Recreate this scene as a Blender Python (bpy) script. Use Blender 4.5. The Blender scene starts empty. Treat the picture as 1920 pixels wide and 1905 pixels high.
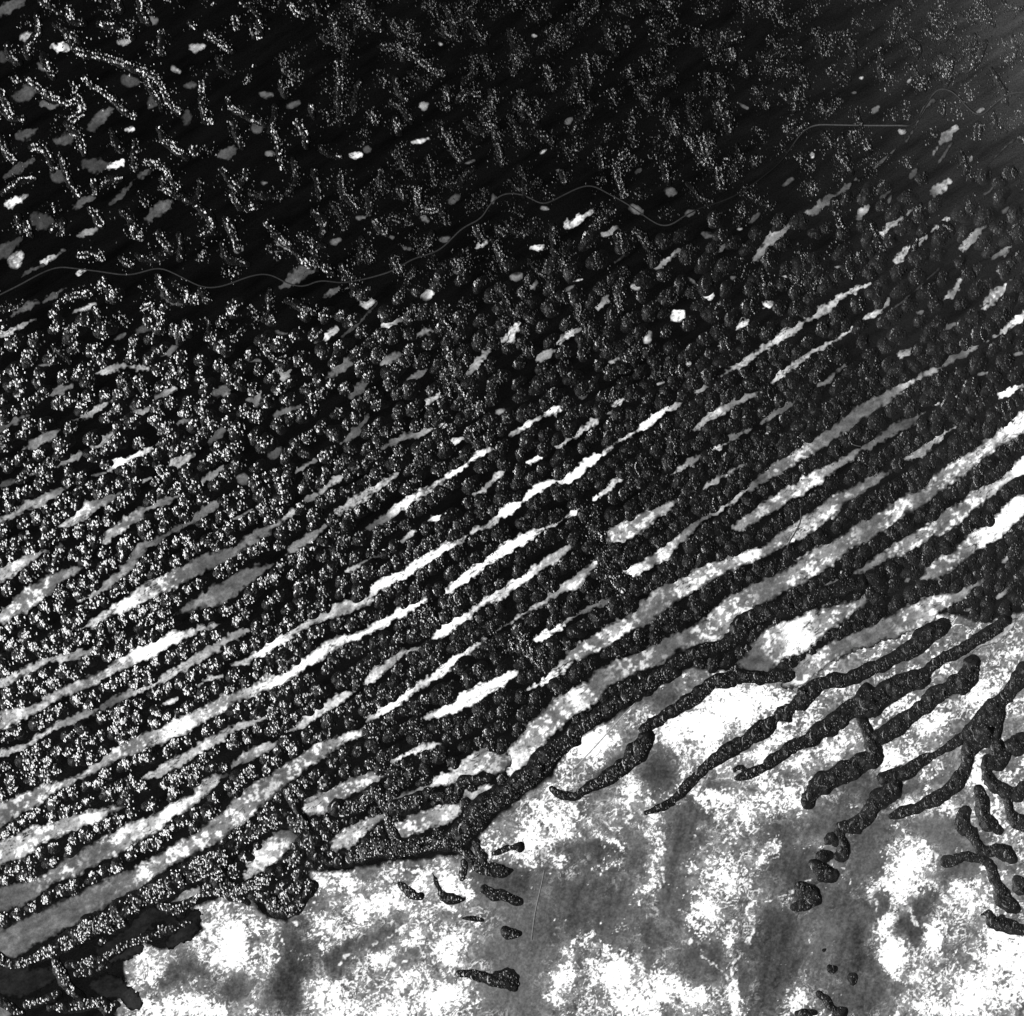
import bpy, math, random
import numpy as np
random.seed(7)
RNG = np.random.default_rng(11)
# The place: a dune field seen from straight above. 1 m on the ground = 1 pixel of the
# 1920 x 1905 photograph; x to the right, y up, the frame's middle at the origin.
PW, PH = 1920.0, 1905.0
SC = bpy.context.scene
C = SC.collection

# ---------------------------------------------------------------- camera, sky, sun, exposure
SUN_EL, SUN_DIR = 36.0, (-0.96, -0.28)          # low light from the left, a little from below
cam = bpy.data.objects.new('camera', bpy.data.cameras.new('camera'))
C.objects.link(cam); SC.camera = cam
CAM_Z = 6000.0
cam.location = (0, 0, CAM_Z)
cam.data.sensor_fit = 'HORIZONTAL'
cam.data.angle = 2 * math.atan((PW / 2) / CAM_Z)
cam.data.clip_start = 10; cam.data.clip_end = 90000
w = bpy.data.worlds.new('World'); SC.world = w; w.use_nodes = True
nt = w.node_tree; nt.nodes.clear()
sky = nt.nodes.new('ShaderNodeTexSky'); sky.sky_type = 'NISHITA'; sky.sun_disc = False
az = math.atan2(SUN_DIR[0], SUN_DIR[1])
sky.sun_elevation = math.radians(SUN_EL); sky.sun_rotation = az
bw = nt.nodes.new('ShaderNodeRGBToBW')           # the photograph is black and white
bg = nt.nodes.new('ShaderNodeBackground'); bg.inputs[1].default_value = 0.05
wo = nt.nodes.new('ShaderNodeOutputWorld')
nt.links.new(sky.outputs[0], bw.inputs[0]); nt.links.new(bw.outputs[0], bg.inputs[0]); nt.links.new(bg.outputs[0], wo.inputs[0])
sl = bpy.data.lights.new('sun', 'SUN'); sl.energy = 4.6; sl.angle = math.radians(0.5)
sun = bpy.data.objects.new('sun', sl); C.objects.link(sun)
e = math.radians(SUN_EL); hl = math.hypot(*SUN_DIR)
import mathutils
sd = mathutils.Vector((SUN_DIR[0] / hl * math.cos(e), SUN_DIR[1] / hl * math.cos(e), math.sin(e)))
sun.rotation_euler = sd.to_track_quat('Z', 'Y').to_euler()
vs = SC.view_settings
vs.view_transform = 'Standard'; vs.look = 'None'; vs.gamma = 1; vs.use_curve_mapping = False; vs.exposure = 0.6
EFLAT = 1.52                                     # what a white flat returns under this light

# ---------------------------------------------------------------- helpers
def W(px, py): return px - PW / 2, PH / 2 - py
_lat = RNG.random((8, 256, 256)).astype(np.float32) * 2 - 1
def vn(x, y, s, k=0):
    x = np.asarray(x, dtype=np.float32) / s + 57.3 * (k + 1); y = np.asarray(y, dtype=np.float32) / s + 31.7 * (k + 1)
    xi = np.floor(x).astype(int); yi = np.floor(y).astype(int)
    fx = x - xi; fy = y - yi
    fx = fx * fx * (3 - 2 * fx); fy = fy * fy * (3 - 2 * fy)
    L = _lat[k % 8]; a = xi & 255; b = (xi + 1) & 255; c = yi & 255; d = (yi + 1) & 255
    return (L[a, c] * (1 - fx) + L[b, c] * fx) * (1 - fy) + (L[a, d] * (1 - fx) + L[b, d] * fx) * fy
def fbm(x, y, s, k=0, n=3, g=0.55):
    t = 0; a = 1; q = 0
    for i in range(n):
        t = t + a * vn(x, y, s / 2 ** i, k + i); q += a; a *= g
    return t / q * 1.5
def ss(a, b, x):
    t = np.clip((x - a) / (b - a), 0, 1); return t * t * (3 - 2 * t)
def alb(b): return np.clip((np.clip(b, 1, 330) / 255.0) ** 2.2 / EFLAT, 0, 0.86)

def floor_tone(px, py):                          # bare sand tone with the corner haze put into it, 0..255
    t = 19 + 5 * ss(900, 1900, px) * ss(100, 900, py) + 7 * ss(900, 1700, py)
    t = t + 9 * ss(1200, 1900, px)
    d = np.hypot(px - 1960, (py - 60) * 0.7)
    return t + 42 * np.exp(-(d / 240.0) ** 1.3)  # haze of the top right corner, painted as paler sand

# ---------------------------------------------------------------- materials
def mat_base(name):
    m = bpy.data.materials.new(name); m.use_nodes = True
    n = m.node_tree.nodes; l = m.node_tree.links
    return m, n, l, n['Principled BSDF']
def noise(n, l, scale, detail=3, rough=0.6, vec=None):
    t = n.new('ShaderNodeTexNoise'); t.inputs['Scale'].default_value = scale
    t.inputs['Detail'].default_value = detail; t.inputs['Roughness'].default_value = rough
    l.new(vec, t.inputs['Vector']); return t.outputs['Fac']
def mrange(n, l, src, a, b, c, d):
    t = n.new('ShaderNodeMapRange')
    for i, v in zip((1, 2, 3, 4), (a, b, c, d)): t.inputs[i].default_value = v
    l.new(src, t.inputs[0]); return t.outputs[0]
def mul(n, l, a, b, op='MULTIPLY'):
    t = n.new('ShaderNodeMath'); t.operation = op
    for i, v in enumerate((a, b)):
        if isinstance(v, (int, float)): t.inputs[i].default_value = v
        else: l.new(v, t.inputs[i])
    return t.outputs[0]

def make_salt():
    m, n, l, p = mat_base('salt_crust')
    g = n.new('ShaderNodeNewGeometry').outputs['Position']
    at = n.new('ShaderNodeAttribute'); at.attribute_name = 'albedo'
    f1 = mrange(n, l, noise(n, l, 0.22, 4, 0.7, g), 0.3, 0.7, 0.72, 1.28)
    col = mul(n, l, at.outputs['Fac'], f1)
    l.new(col, p.inputs['Base Color'])
    p.inputs['Roughness'].default_value = 1; p.inputs['Specular IOR Level'].default_value = 0
    b = n.new('ShaderNodeBump'); b.inputs['Strength'].default_value = 0.5; b.inputs['Distance'].default_value = 0.8
    l.new(noise(n, l, 0.35, 3, 0.6, g), b.inputs['Height']); l.new(b.outputs[0], p.inputs['Normal'])
    return m
def make_sand(name, bump, spec, rough, streak=(0.75, 1.35)):
    m, n, l, p = mat_base(name)
    g = n.new('ShaderNodeNewGeometry').outputs['Position']
    at = n.new('ShaderNodeAttribute'); at.attribute_name = 'albedo'
    mr = n.new('ShaderNodeMapping'); mr.inputs['Rotation'].default_value = (0, 0, math.radians(-33)); l.new(g, mr.inputs[0])
    mp = n.new('ShaderNodeMapping'); mp.inputs['Scale'].default_value = (0.2, 1, 1); l.new(mr.outputs[0], mp.inputs[0])
    f1 = mrange(n, l, noise(n, l, 0.035, 4, 0.6, mp.outputs[0]), 0.32, 0.68, *streak)
    f2 = mrange(n, l, noise(n, l, 0.4, 3, 0.7, g), 0.3, 0.75, 0.55, 1.7)
    l.new(mul(n, l, mul(n, l, at.outputs['Fac'], f1), f2), p.inputs['Base Color'])
    p.inputs['Roughness'].default_value = rough; p.inputs['Specular IOR Level'].default_value = spec
    b = n.new('ShaderNodeBump'); b.inputs['Strength'].default_value = bump; b.inputs['Distance'].default_value = 1.5
    l.new(noise(n, l, 0.3, 3, 0.7, g), b.inputs['Height']); l.new(b.outputs[0], p.inputs['Normal'])
    return m
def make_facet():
    m, n, l, p = mat_base('painted_crest_glint')  # glints off the dune crests, put into a pale base colour
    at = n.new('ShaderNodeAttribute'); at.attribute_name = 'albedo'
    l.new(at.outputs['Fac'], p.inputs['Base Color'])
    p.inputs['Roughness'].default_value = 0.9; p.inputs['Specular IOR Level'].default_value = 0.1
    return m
M_SALT = make_salt()
M_FLOOR = make_sand('dark_sand_floor', 0.15, 0.0, 1.0, (0.62, 1.6))
M_DUNE = make_sand('dark_dune_sand', 0.6, 0.10, 0.36)
M_FACET = make_facet()

# ---------------------------------------------------------------- mesh builders
def raw_mesh(name, co, faces, albedo, mat, smooth=True):
    """co (n,3), faces (m,k) constant k"""
    me = bpy.data.meshes.new(name)
    k = faces.shape[1]; nf = faces.shape[0]
    me.vertices.add(len(co)); me.vertices.foreach_set('co', np.ascontiguousarray(co, dtype=np.float32).ravel())
    me.loops.add(nf * k); me.loops.foreach_set('vertex_index', np.ascontiguousarray(faces, dtype=np.int32).ravel())
    me.polygons.add(nf); me.polygons.foreach_set('loop_start', np.arange(0, nf * k, k, dtype=np.int32))
    me.polygons.foreach_set('loop_total', np.full(nf, k, dtype=np.int32))
    me.polygons.foreach_set('use_smooth', np.full(nf, smooth, dtype=bool))
    a = me.attributes.new('albedo', 'FLOAT', 'POINT'); a.data.foreach_set('value', np.ascontiguousarray(albedo, dtype=np.float32))
    me.materials.append(mat); me.update(calc_edges=True)
    return me
def link(name, me, parent=None, loc=None):
    o = bpy.data.objects.new(name, me); C.objects.link(o)
    if parent is not None: o.parent = parent
    if loc is not None: o.location = loc
    return o
def tag(o, label=None, cat=None, group=None, kind=None):
    if label: o['label'] = label
    if cat: o['category'] = cat
    if group: o['group'] = group
    if kind: o['kind'] = kind
    return o
Tn = {'A': (0, 0), 'B': (640, 0), 'C': (1280, 0), 'D': (0, 640), 'E': (640, 640), 'F': (1280, 640), 'G': (0, 1265), 'H': (640, 1265), 'I': (1280, 1265)}
ZK = 640 / 1905.0
def spine(tile, s):
    ox, oy = Tn[tile]; out = []
    for p in s.split(','):
        v = [float(q) for q in p.split()]
        out.append([ox + v[0] * ZK, oy + v[1] * ZK, (v[2] * ZK if len(v) > 2 else 0), (v[3] if len(v) > 3 else 0)])
    if len(out) == 2:
        p, q = out; d_ = max(p[2], q[2]) * .3
        out = [[p[0], p[1], p[2] * .75, p[3] * .92], [p[0] * .6 + q[0] * .4, p[1] * .6 + q[1] * .4 + d_ * .3, max(p[2], q[2]) * 1.3, p[3]], [q[0], q[1] - d_ * .4, q[2] * .75, q[3]]]
    a = np.array(out)
    if len(a) > 2:                                # smooth the centre line a little
        b = [a[0]]
        for i in range(len(a) - 1):
            p0 = a[max(i - 1, 0)]; p1 = a[i]; p2 = a[i + 1]; p3 = a[min(i + 2, len(a) - 1)]
            m = 0.5 * (p1 + p2) + (p1 + p2 - p0 - p3) / 16
            m[2] = max(m[2], 0.5); b += [m, p2]
        a = np.array(b)
    return a
def field(X, Y, sp):
    """signed distance to the ribbon along the spine (negative inside), value and relative distance"""
    best = np.full(X.shape, 1e9); val = np.zeros(X.shape); hw = np.ones(X.shape)
    for i in range(len(sp) - 1):
        x0, y0, w0, b0 = sp[i]; x1, y1, w1, b1 = sp[i + 1]
        dx, dy = x1 - x0, y1 - y0; L2 = dx * dx + dy * dy + 1e-9
        t = np.clip(((X - x0) * dx + (Y - y0) * dy) / L2, 0, 1)
        d = np.hypot(X - x0 - t * dx, Y - y0 - t * dy); ww = (w0 + (w1 - w0) * t) / 2
        s = d - ww; m = s < best
        best[m] = s[m]; val[m] = (b0 + (b1 - b0) * t)[m]; hw[m] = ww[m]
    return best, val, hw
def grid_patch(name, bbox, g, fn, mat, parent=None, keep=False):
    """fn(X,Y)->sd, z, tone. Builds the part of a grid where sd<0, its rim drawn onto sd=0."""
    x0, y0, x1, y1 = bbox
    xs = np.arange(x0, x1 + g, g); ys = np.arange(y0, y1 + g, g)
    X, Y = np.meshgrid(xs, ys); s, z, t = fn(X, Y)
    gy, gx = np.gradient(s, g); gl = np.hypot(gx, gy) + 1e-3
    out = s > 0
    st = np.clip(s / gl, 0, g * 0.95) * out
    Xm = X - st * gx / gl; Ym = Y - st * gy / gl
    ins = ~out
    cell = ins[:-1, :-1] | ins[1:, :-1] | ins[:-1, 1:] | ins[1:, 1:]
    cnt = ins[:-1, :-1].astype(int) + ins[1:, :-1] + ins[:-1, 1:] + ins[1:, 1:]
    cell = cnt >= 1
    ci, cj = np.nonzero(cell)
    if len(ci) == 0: return None
    nx = X.shape[1]
    f = np.stack([(ci + 1) * nx + cj, (ci + 1) * nx + cj + 1, ci * nx + cj + 1, ci * nx + cj], 1)
    u, inv = np.unique(f, return_inverse=True); f = inv.reshape(f.shape)
    wx, wy = W(Xm.ravel()[u], Ym.ravel()[u])
    co = np.stack([wx, wy, z.ravel()[u]], 1)
    me = raw_mesh(name, co, f, alb(t.ravel()[u]), mat)
    return link(name, me, parent)
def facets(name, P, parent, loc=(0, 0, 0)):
    """P columns: px,py,z,len,wid,angle,tone -> small pale lumps standing in for glints on the crests"""
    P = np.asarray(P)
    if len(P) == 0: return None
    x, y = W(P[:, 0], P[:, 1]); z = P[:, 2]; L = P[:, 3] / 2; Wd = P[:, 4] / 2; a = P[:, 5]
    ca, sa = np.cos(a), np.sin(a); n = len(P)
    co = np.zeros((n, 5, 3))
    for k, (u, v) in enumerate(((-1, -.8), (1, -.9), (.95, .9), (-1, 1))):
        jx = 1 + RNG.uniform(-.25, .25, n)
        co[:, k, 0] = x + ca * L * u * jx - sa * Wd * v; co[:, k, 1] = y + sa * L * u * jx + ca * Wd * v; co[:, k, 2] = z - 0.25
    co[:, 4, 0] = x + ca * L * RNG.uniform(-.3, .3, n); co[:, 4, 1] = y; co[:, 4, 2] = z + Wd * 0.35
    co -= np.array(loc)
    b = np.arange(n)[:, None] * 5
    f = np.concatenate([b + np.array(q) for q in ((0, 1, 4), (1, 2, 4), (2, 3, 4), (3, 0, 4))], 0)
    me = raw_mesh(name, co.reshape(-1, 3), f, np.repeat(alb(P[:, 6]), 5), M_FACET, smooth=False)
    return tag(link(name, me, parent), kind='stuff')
def bbox_of(sp, pad=6):
    w2 = sp[:, 2] / 2
    return ((sp[:, 0] - w2).min() - pad, (sp[:, 1] - w2).min() - pad, (sp[:, 0] + w2).max() + pad, (sp[:, 1] + w2).max() + pad)
# ---------------------------------------------------------------- what stands where
# pans: tile | label or empty | x y width brightness, ... along the centre line (coordinates in that tile, 1905 per 640 m)
PANS = '''
A||-10 75 55 90,70 25 60 90,150 -20 40 80
A||115 205 35 200,170 200 40 220
A||305 270 30 230,345 268 45 255,390 255 20 130
A||660 235 25 170,720 232 30 180
A||1065 262 30 190,1130 262 40 190
A||800 110 25 110,870 120 35 110
A||400 110 20 80,450 130 25 80
A||960 375 20 150,1000 400 18 190
A||1040 478 25 80,1090 475 28 80
A||690 440 50 80,760 460 55 85
A||100 550 60 75,145 520 90 85,175 505 50 80
A||235 580 25 110,280 592 28 120,335 582 15 90
A||860 545 50 80,838 600 35 120
A||515 710 50 80,550 670 60 85,595 630 40 100,635 605 15 80
A||110 760 40 85,150 748 60 95,205 720 20 85
A||315 790 40 80,370 775 60 85,405 755 40 80
A||708 725 22 230,738 725 22 240
A||1425 700 35 90,1450 725 50 90
A||1460 525 25 110,1515 530 30 120
A||1610 590 25 90,1665 575 25 90
A||1045 630 40 70,1040 690 35 80
A||1235 870 35 90,1270 855 55 90,1300 835 30 85
A||1495 858 22 130,1525 858 22 130
A||1465 1020 22 130,1488 1022 22 120
A||475 915 50 70,530 920 90 75,580 930 50 75
A|small pure white wedge shaped pan touching the end of a grey pan|590 945 8 220,635 925 35 255,672 905 28 255
A||30 990 25 75,100 945 50 85,180 895 30 80
A||295 965 40 80,360 990 60 75
A|short pure white bar shaped pan at the left edge, above the road|25 1155 15 200,60 1130 45 255,115 1105 30 240,155 1088 12 100
A||405 1165 15 75,450 1135 45 90,520 1110 20 85
A||835 1215 30 90,880 1175 55 100,930 1140 55 95,970 1125 15 80
A||190 1215 50 65,230 1235 90 70,270 1225 60 65
A||430 1318 12 110,480 1300 30 150,535 1280 18 140
A||-20 1420 70 80,40 1385 70 75,110 1340 20 65
A||70 1470 40 200,110 1430 60 200
A||230 1465 25 220,265 1450 25 240,320 1425 12 150,370 1395 5 70
A|tiny white pan lying right against the road, near its left end|430 1528 18 230,470 1510 18 240
A||120 1545 15 75,180 1505 30 90,235 1480 10 80
A||620 1130 20 70,680 1090 30 75,740 1010 12 65,790 975 40 85,830 950 20 75
A||245 1685 10 85,300 1645 32 95,365 1610 12 85
A||85 1750 30 100,150 1715 40 110,210 1685 15 85
A||410 1742 5 140,480 1718 25 220,530 1695 12 180
A|curved grey pan hooked under a round dune ring below the road|910 1640 25 85,945 1675 45 100,1010 1695 20 85
A|grey spindle shaped pan across the gap in the winding road|1565 1605 20 90,1620 1565 50 95,1680 1520 60 95,1735 1500 40 85
A||1310 1395 22 130,1350 1393 22 130
A||1525 1340 12 110,1590 1370 25 150,1630 1395 15 130
A||1845 1350 30 110,1890 1340 30 110
A||1815 1645 12 90,1850 1630 25 100,1890 1610 8 80
A||750 1850 15 70,800 1835 30 85,850 1820 20 75
A||1540 1850 12 90,1600 1865 20 95
A||640 1895 8 90,700 1865 12 110
A||1770 1910 12 180,1820 1885 35 230,1880 1840 30 180
A||0 320 50 70,30 300 30 70
A||215 355 15 110,245 395 15 110
A||-20 1870 30 150,60 1850 30 230,130 1810 15 170,200 1780 8 80
B|small glaring white oval pan in the dark upper left dunes|55 865 25 240,105 868 30 255
B||130 830 25 90,160 835 25 90
B||395 795 12 220,440 792 18 240,485 775 8 180
B||445 590 25 160,478 585 30 180
B||550 240 15 170,560 250 15 170
B||1115 857 10 220,1142 838 10 220
B||695 910 18 110,740 900 18 100
B||1070 198 10 220,1088 202 10 220
B||1585 150 15 130,1600 148 15 130
B||1260 680 25 90,1280 668 20 90
B||1203 950 14 110,1217 950 14 110
B||1650 960 20 80,1670 945 20 80
B||1815 1060 30 90,1860 1080 40 85
B||605 1120 20 80,650 1105 35 80
B||848 1085 18 90,845 1130 22 90
B||1120 1160 20 130,1155 1170 18 170
B|white boot shaped pan below the crest of the winding road|1258 1235 18 220,1258 1275 18 200,1295 1255 40 230,1335 1215 40 240,1395 1180 12 190
B||1460 1310 35 150,1500 1295 35 160,1535 1270 18 120
B||1620 1155 25 110,1675 1185 40 90
B||450 1205 25 110,480 1235 20 100
B||85 1212 12 110,125 1218 20 120
B||210 1290 12 110,245 1308 20 120,280 1325 12 100
B||745 1385 15 160,775 1372 28 190,808 1355 14 170
B||1060 1385 12 180,1100 1385 28 240,1125 1380 12 200
B||550 1340 15 90,600 1330 25 100
B||345 1380 12 90,380 1390 15 90
B||630 1515 12 90,675 1525 14 100
B||950 1545 22 130,1000 1545 30 120
B||1055 1610 25 130,1085 1580 20 80
B||1295 1570 6 220,1345 1560 6 240
B||1255 1620 14 110,1300 1595 14 110
B||1760 1490 18 150,1790 1470 30 150,1830 1440 20 190,1880 1400 18 130
B||1530 1465 8 80,1600 1405 12 90
B||1630 1600 30 200,1655 1605 25 190
B||1435 1710 30 180,1465 1690 40 160,1485 1655 25 110
B|round pure white pan, the leftmost of three white spots in the middle|1860 1758 52 255,1895 1760 54 255
B||455 1650 25 160,500 1645 45 240
B||100 1680 18 130,140 1700 40 190,175 1680 30 190
B||230 1815 25 220,260 1808 35 210,330 1785 20 110
B||420 1880 20 100,460 1850 40 130,520 1850 20 150
B|thick white slanting pan with a grey tail above the middle|890 1905 20 200,930 1890 45 230,965 1840 50 240,995 1810 30 220
B||1220 1905 25 200,1270 1865 45 230,1330 1840 20 150
B||1700 1905 30 200,1720 1865 20 140
B||0 1880 15 70,100 1800 12 85,200 1690 6 60
C|tiny white pan just under the right end of the straight road|1205 728 12 160,1235 735 22 230
C||1395 860 8 200,1430 810 25 130,1480 760 45 130,1530 710 12 190
C||1405 1080 40 100,1440 1045 50 190,1480 1010 30 200
C||980 1215 30 120,1010 1180 40 190,1035 1150 15 110
C||1605 900 12 120,1615 875 16 200
C||405 1450 18 130,450 1390 35 140,510 1320 50 150,560 1290 25 140,600 1255 10 130
C||680 1185 12 130,740 1175 35 120,800 1120 40 110,860 1085 25 80,910 1045 25 100,970 1000 14 100
C||1040 1370 8 150,1100 1315 25 220,1180 1245 30 170,1230 1210 15 150,1295 1165 25 110
C||1185 1460 16 230,1225 1420 40 210,1290 1370 30 180,1350 1325 12 170,1400 1280 15 190,1470 1225 12 230
C||1565 1385 25 200,1600 1345 45 170,1655 1290 35 140,1690 1260 15 90
C||1735 1445 25 100,1780 1405 40 120,1820 1375 15 160
C|hook shaped pale pan with a white upper tip near the right edge|1465 1665 20 200,1505 1640 35 130,1535 1595 20 160,1550 1560 20 230
C|oval pan with bright rim and grey middle near the right edge|1685 1705 30 230,1725 1665 75 170,1780 1620 40 180,1805 1595 22 240
C||125 1648 35 240,158 1648 35 240
C||455 1700 25 220,475 1700 35 240,500 1690 15 130
C||300 1835 15 220,330 1810 45 240,365 1790 12 220
C|long thin white pan climbing to the right, the topmost such stripe|215 2100 10 120,300 2045 18 200,380 1995 25 190,450 1945 34 200,520 1900 38 200,600 1850 40 220,680 1795 18 170,740 1765 30 200,800 1725 50 200,850 1675 20 210,900 1645 35 230,960 1620 20 210,1050 1580 6 210
C||1010 1780 12 220,1060 1750 30 240,1100 1730 15 150,1150 1675 15 160
C||1700 1905 8 130,1770 1865 15 180,1830 1810 25 230,1870 1785 35 255,1910 1750 20 220
C||850 1490 10 170,880 1490 12 200
C||310 1280 8 200,330 1278 8 200
C||375 1240 10 80,425 1195 20 85
C||200 1400 15 100,240 1365 20 100
C||20 1190 20 90,60 1185 30 90
C||110 1305 20 90,165 1320 25 90
C||1310 1745 20 130,1345 1735 12 120
C||1450 1840 6 100,1520 1810 18 120
C||555 1035 18 85,610 1000 12 90
C||995 435 12 240,1005 435 12 240
C||1260 455 12 190,1270 448 12 190
C||722 855 16 220,726 875 14 240
C||940 515 12 100,965 518 14 100
C||1060 630 12 110,1090 600 20 120
C||315 575 6 100,360 605 12 100
C||555 1520 12 210,575 1550 15 200
C||1790 1185 25 90,1815 1165 25 90
C||1690 1085 12 90,1735 1045 15 90
C||1270 990 25 80,1300 950 20 80
C||1180 1720 5 70,1300 1620 8 75,1450 1480 5 60
C||1250 790 6 90,1300 700 8 80,1350 600 14 90,1400 560 12 80
C||1070 940 5 90,1130 880 10 90,1190 830 5 100
C||1420 920 6 90,1500 800 10 80
C||1680 940 5 70,1800 820 5 80,1900 740 5 60
C||1100 1110 15 75,1160 1060 15 75
C||1140 1140 15 100,1165 1095 15 100
C||40 1555 12 110,80 1590 14 100
C||270 1550 14 110,290 1550 12 110
C||1640 625 8 140,1675 612 14 120
D|grey pan with two white ends like a bone, at the left|540 175 12 170,590 170 28 190,640 150 35 140,700 135 30 140,760 150 28 190,820 150 15 200
D||250 298 10 110,320 280 40 120,400 250 25 110
D||905 80 12 90,950 55 28 110,985 30 10 90
D||220 135 10 130,290 128 6 110
D||885 310 25 110,925 285 45 130,970 270 20 230
D||1205 285 40 100,1245 275 70 120,1280 260 40 110
D||1395 330 30 120,1425 335 50 110,1455 290 20 150
D||1555 165 25 140,1580 195 30 180,1610 170 20 140
D||1370 100 10 100,1450 110 12 110
D||1825 195 25 110,1870 170 50 120,1905 145 40 110,1940 120 40 110
D||400 445 8 140,460 420 22 150,530 385 40 170,590 345 30 190,625 330 10 150
D||710 355 12 110,750 375 25 130,790 405 25 190,835 370 6 150
D||125 605 8 110,180 575 40 130,240 545 50 140,300 515 35 130,355 480 8 110
D||1540 415 20 100,1590 385 35 110,1690 360 6 90
D||990 465 8 110,1030 440 30 120,1060 415 12 110
D||520 588 16 170,570 560 28 180,640 505 14 170
D||1170 555 35 90,1210 520 55 95,1250 490 30 90
D||0 490 25 90,60 455 30 100,120 425 20 110,160 415 6 90
D||325 695 10 130,380 665 40 150,440 635 22 130
D|pure white slanting pan of two joined lenses in the left half|600 725 10 200,640 690 40 255,700 665 20 255,760 635 30 255,820 605 28 240,870 575 10 170
D||520 748 6 110,590 735 10 150
D|white horseshoe shaped pan beside the pure white double lens|965 690 35 190,1010 670 50 210,1060 635 30 220
D||1510 640 35 85,1560 610 40 90
D||1125 785 14 140,1180 745 35 140,1250 690 22 160
D||770 800 12 140,800 780 22 150,840 765 10 150
D||1345 765 50 110,1370 765 40 110
D||1650 730 12 120,1700 700 28 150,1760 660 12 130
D||150 745 10 120,190 735 12 150
D||0 800 25 80,90 780 20 80
D||-20 1000 25 180,60 975 28 170,140 920 55 160,200 905 45 190,290 860 50 130,390 805 12 110
D||325 1035 12 190,400 1000 50 190,480 950 75 200,540 900 60 160,600 880 40 140,655 850 14 130
D||590 1110 45 190,650 1060 60 170,720 1000 60 140,800 950 40 140,880 905 40 140,960 875 25 130,1015 850 10 110
D||960 1060 15 90,1060 1010 30 110,1150 940 45 120,1210 905 35 140
D||1310 990 20 120,1360 965 18 130,1410 935 10 110
D|long pan, white at its left end and grey towards the right|430 1608 6 110,500 1585 25 220,600 1520 45 230,700 1470 65 255,800 1410 75 230,900 1360 90 180,1000 1310 110 130,1100 1260 90 110,1200 1210 80 100,1300 1170 50 120,1400 1100 55 120,1500 1050 40 120,1580 990 30 190,1640 950 30 190
D||440 1450 10 170,520 1410 25 160,600 1360 40 150,650 1310 50 140,720 1250 60 120,760 1190 60 120,820 1140 45 130,900 1095 25 100,1000 1040 25 90
D|smooth grey kite shaped pan south of the long half white pan|985 1525 10 100,1060 1480 40 120,1150 1440 90 120,1250 1400 110 110,1350 1330 90 110,1450 1280 60 100,1525 1250 15 90
D||1590 1195 12 130,1640 1150 35 150,1720 1100 45 150,1810 1035 15 130
D||1715 880 25 110,1790 840 35 170,1850 790 30 180,1905 755 25 200
D||-20 1320 70 220,60 1270 70 220,150 1220 45 190,250 1170 15 130,340 1140 5 100
D||-20 1560 70 190,60 1500 80 200,150 1440 110 160,230 1390 90 150,320 1320 60 150,400 1290 45 140,460 1260 10 120
D||-20 1920 40 220,80 1870 45 220,200 1810 45 200,300 1770 35 190,400 1760 50 180,470 1740 30 170,515 1725 12 150
D|long white tapering corridor reaching the left edge low down|-20 2130 100 190,100 2080 70 230,200 2050 50 200,300 1990 45 190,400 1935 50 170,520 1890 60 170,650 1810 60 200,760 1760 75 255,860 1710 80 255,960 1660 65 255,1050 1630 50 230,1150 1595 35 200,1235 1575 10 190
D||-20 2320 30 200,100 2270 30 200,200 2225 30 220,280 2170 25 230,350 2130 40 170,450 2090 35 160,560 2045 30 110,650 2000 40 90,740 1960 22 190,860 1912 20 230,950 1860 40 210,1050 1800 45 190,1120 1760 40 170,1200 1710 40 170,1290 1650 40 160,1380 1615 12 150
E|the longest thin white corridor, crossing the middle of the picture|-605 1810 12 150,-535 1780 35 210,-455 1740 40 255,-355 1680 50 255,-255 1610 40 220,-155 1560 40 190,-55 1520 50 190,0 1490 60 180,80 1470 50 200,160 1430 35 220,200 1370 60 255,300 1320 50 255,400 1260 50 255,480 1210 50 255,580 1150 40 255,660 1110 25 220,740 1060 25 220,820 1030 10 190,870 985 45 240,930 940 50 255,1000 900 25 255,1060 850 35 255,1130 800 40 255,1200 780 20 230,1270 765 50 255,1340 710 50 255,1400 660 45 255,1450 635 25 255,1500 590 15 200,1560 545 20 200,1620 510 12 220,1680 475 45 255,1750 420 45 255,1810 380 30 240,1890 350 12 170
G|broad corridor, grey at the left edge and white further right|-20 790 140 120,100 730 100 140,200 680 90 170,300 630 60 210,400 590 45 190,500 540 40 190,600 470 60 180,700 420 70 160,800 370 90 170,900 340 90 230,1000 290 95 255,1100 240 80 230,1200 180 80 190,1300 130 60 160,1400 90 60 230,1500 45 65 255,1600 10 55 255,1750 -100 60 255,1850 -160 60 240,1905 -190 50 240,2005 -220 40 255,2105 -270 45 255,2205 -330 45 255,2305 -380 45 255,2380 -425 15 240
G||910 165 8 230,990 135 18 240
G||1110 55 12 200,1180 20 30 220,1240 5 10 160
G||790 580 12 190,870 550 45 190,960 505 50 200,1040 460 50 200,1130 400 60 220,1200 360 50 200,1290 310 40 180,1370 280 35 190,1440 250 15 180,1490 238 6 150
G||1290 510 25 110,1340 480 55 140,1420 430 60 170,1500 400 40 190,1540 375 20 160
G|short broad white mottled corridor at the left edge low down|-20 1000 130 200,100 960 140 220,200 900 110 220,300 870 100 200,400 830 90 210,500 800 70 255,580 765 50 230,680 740 15 180
G|grey corridor at the left edge ending in a white hooked head|-20 1250 150 100,100 1230 140 105,200 1180 90 120,300 1120 70 160,400 1080 110 140,500 1020 110 115,600 970 120 140,700 900 120 220,800 860 110 230,880 820 90 230,940 780 60 255,1010 730 70 240,1090 690 60 220,1140 630 80 220,1200 590 50 200,1260 570 20 160
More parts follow.
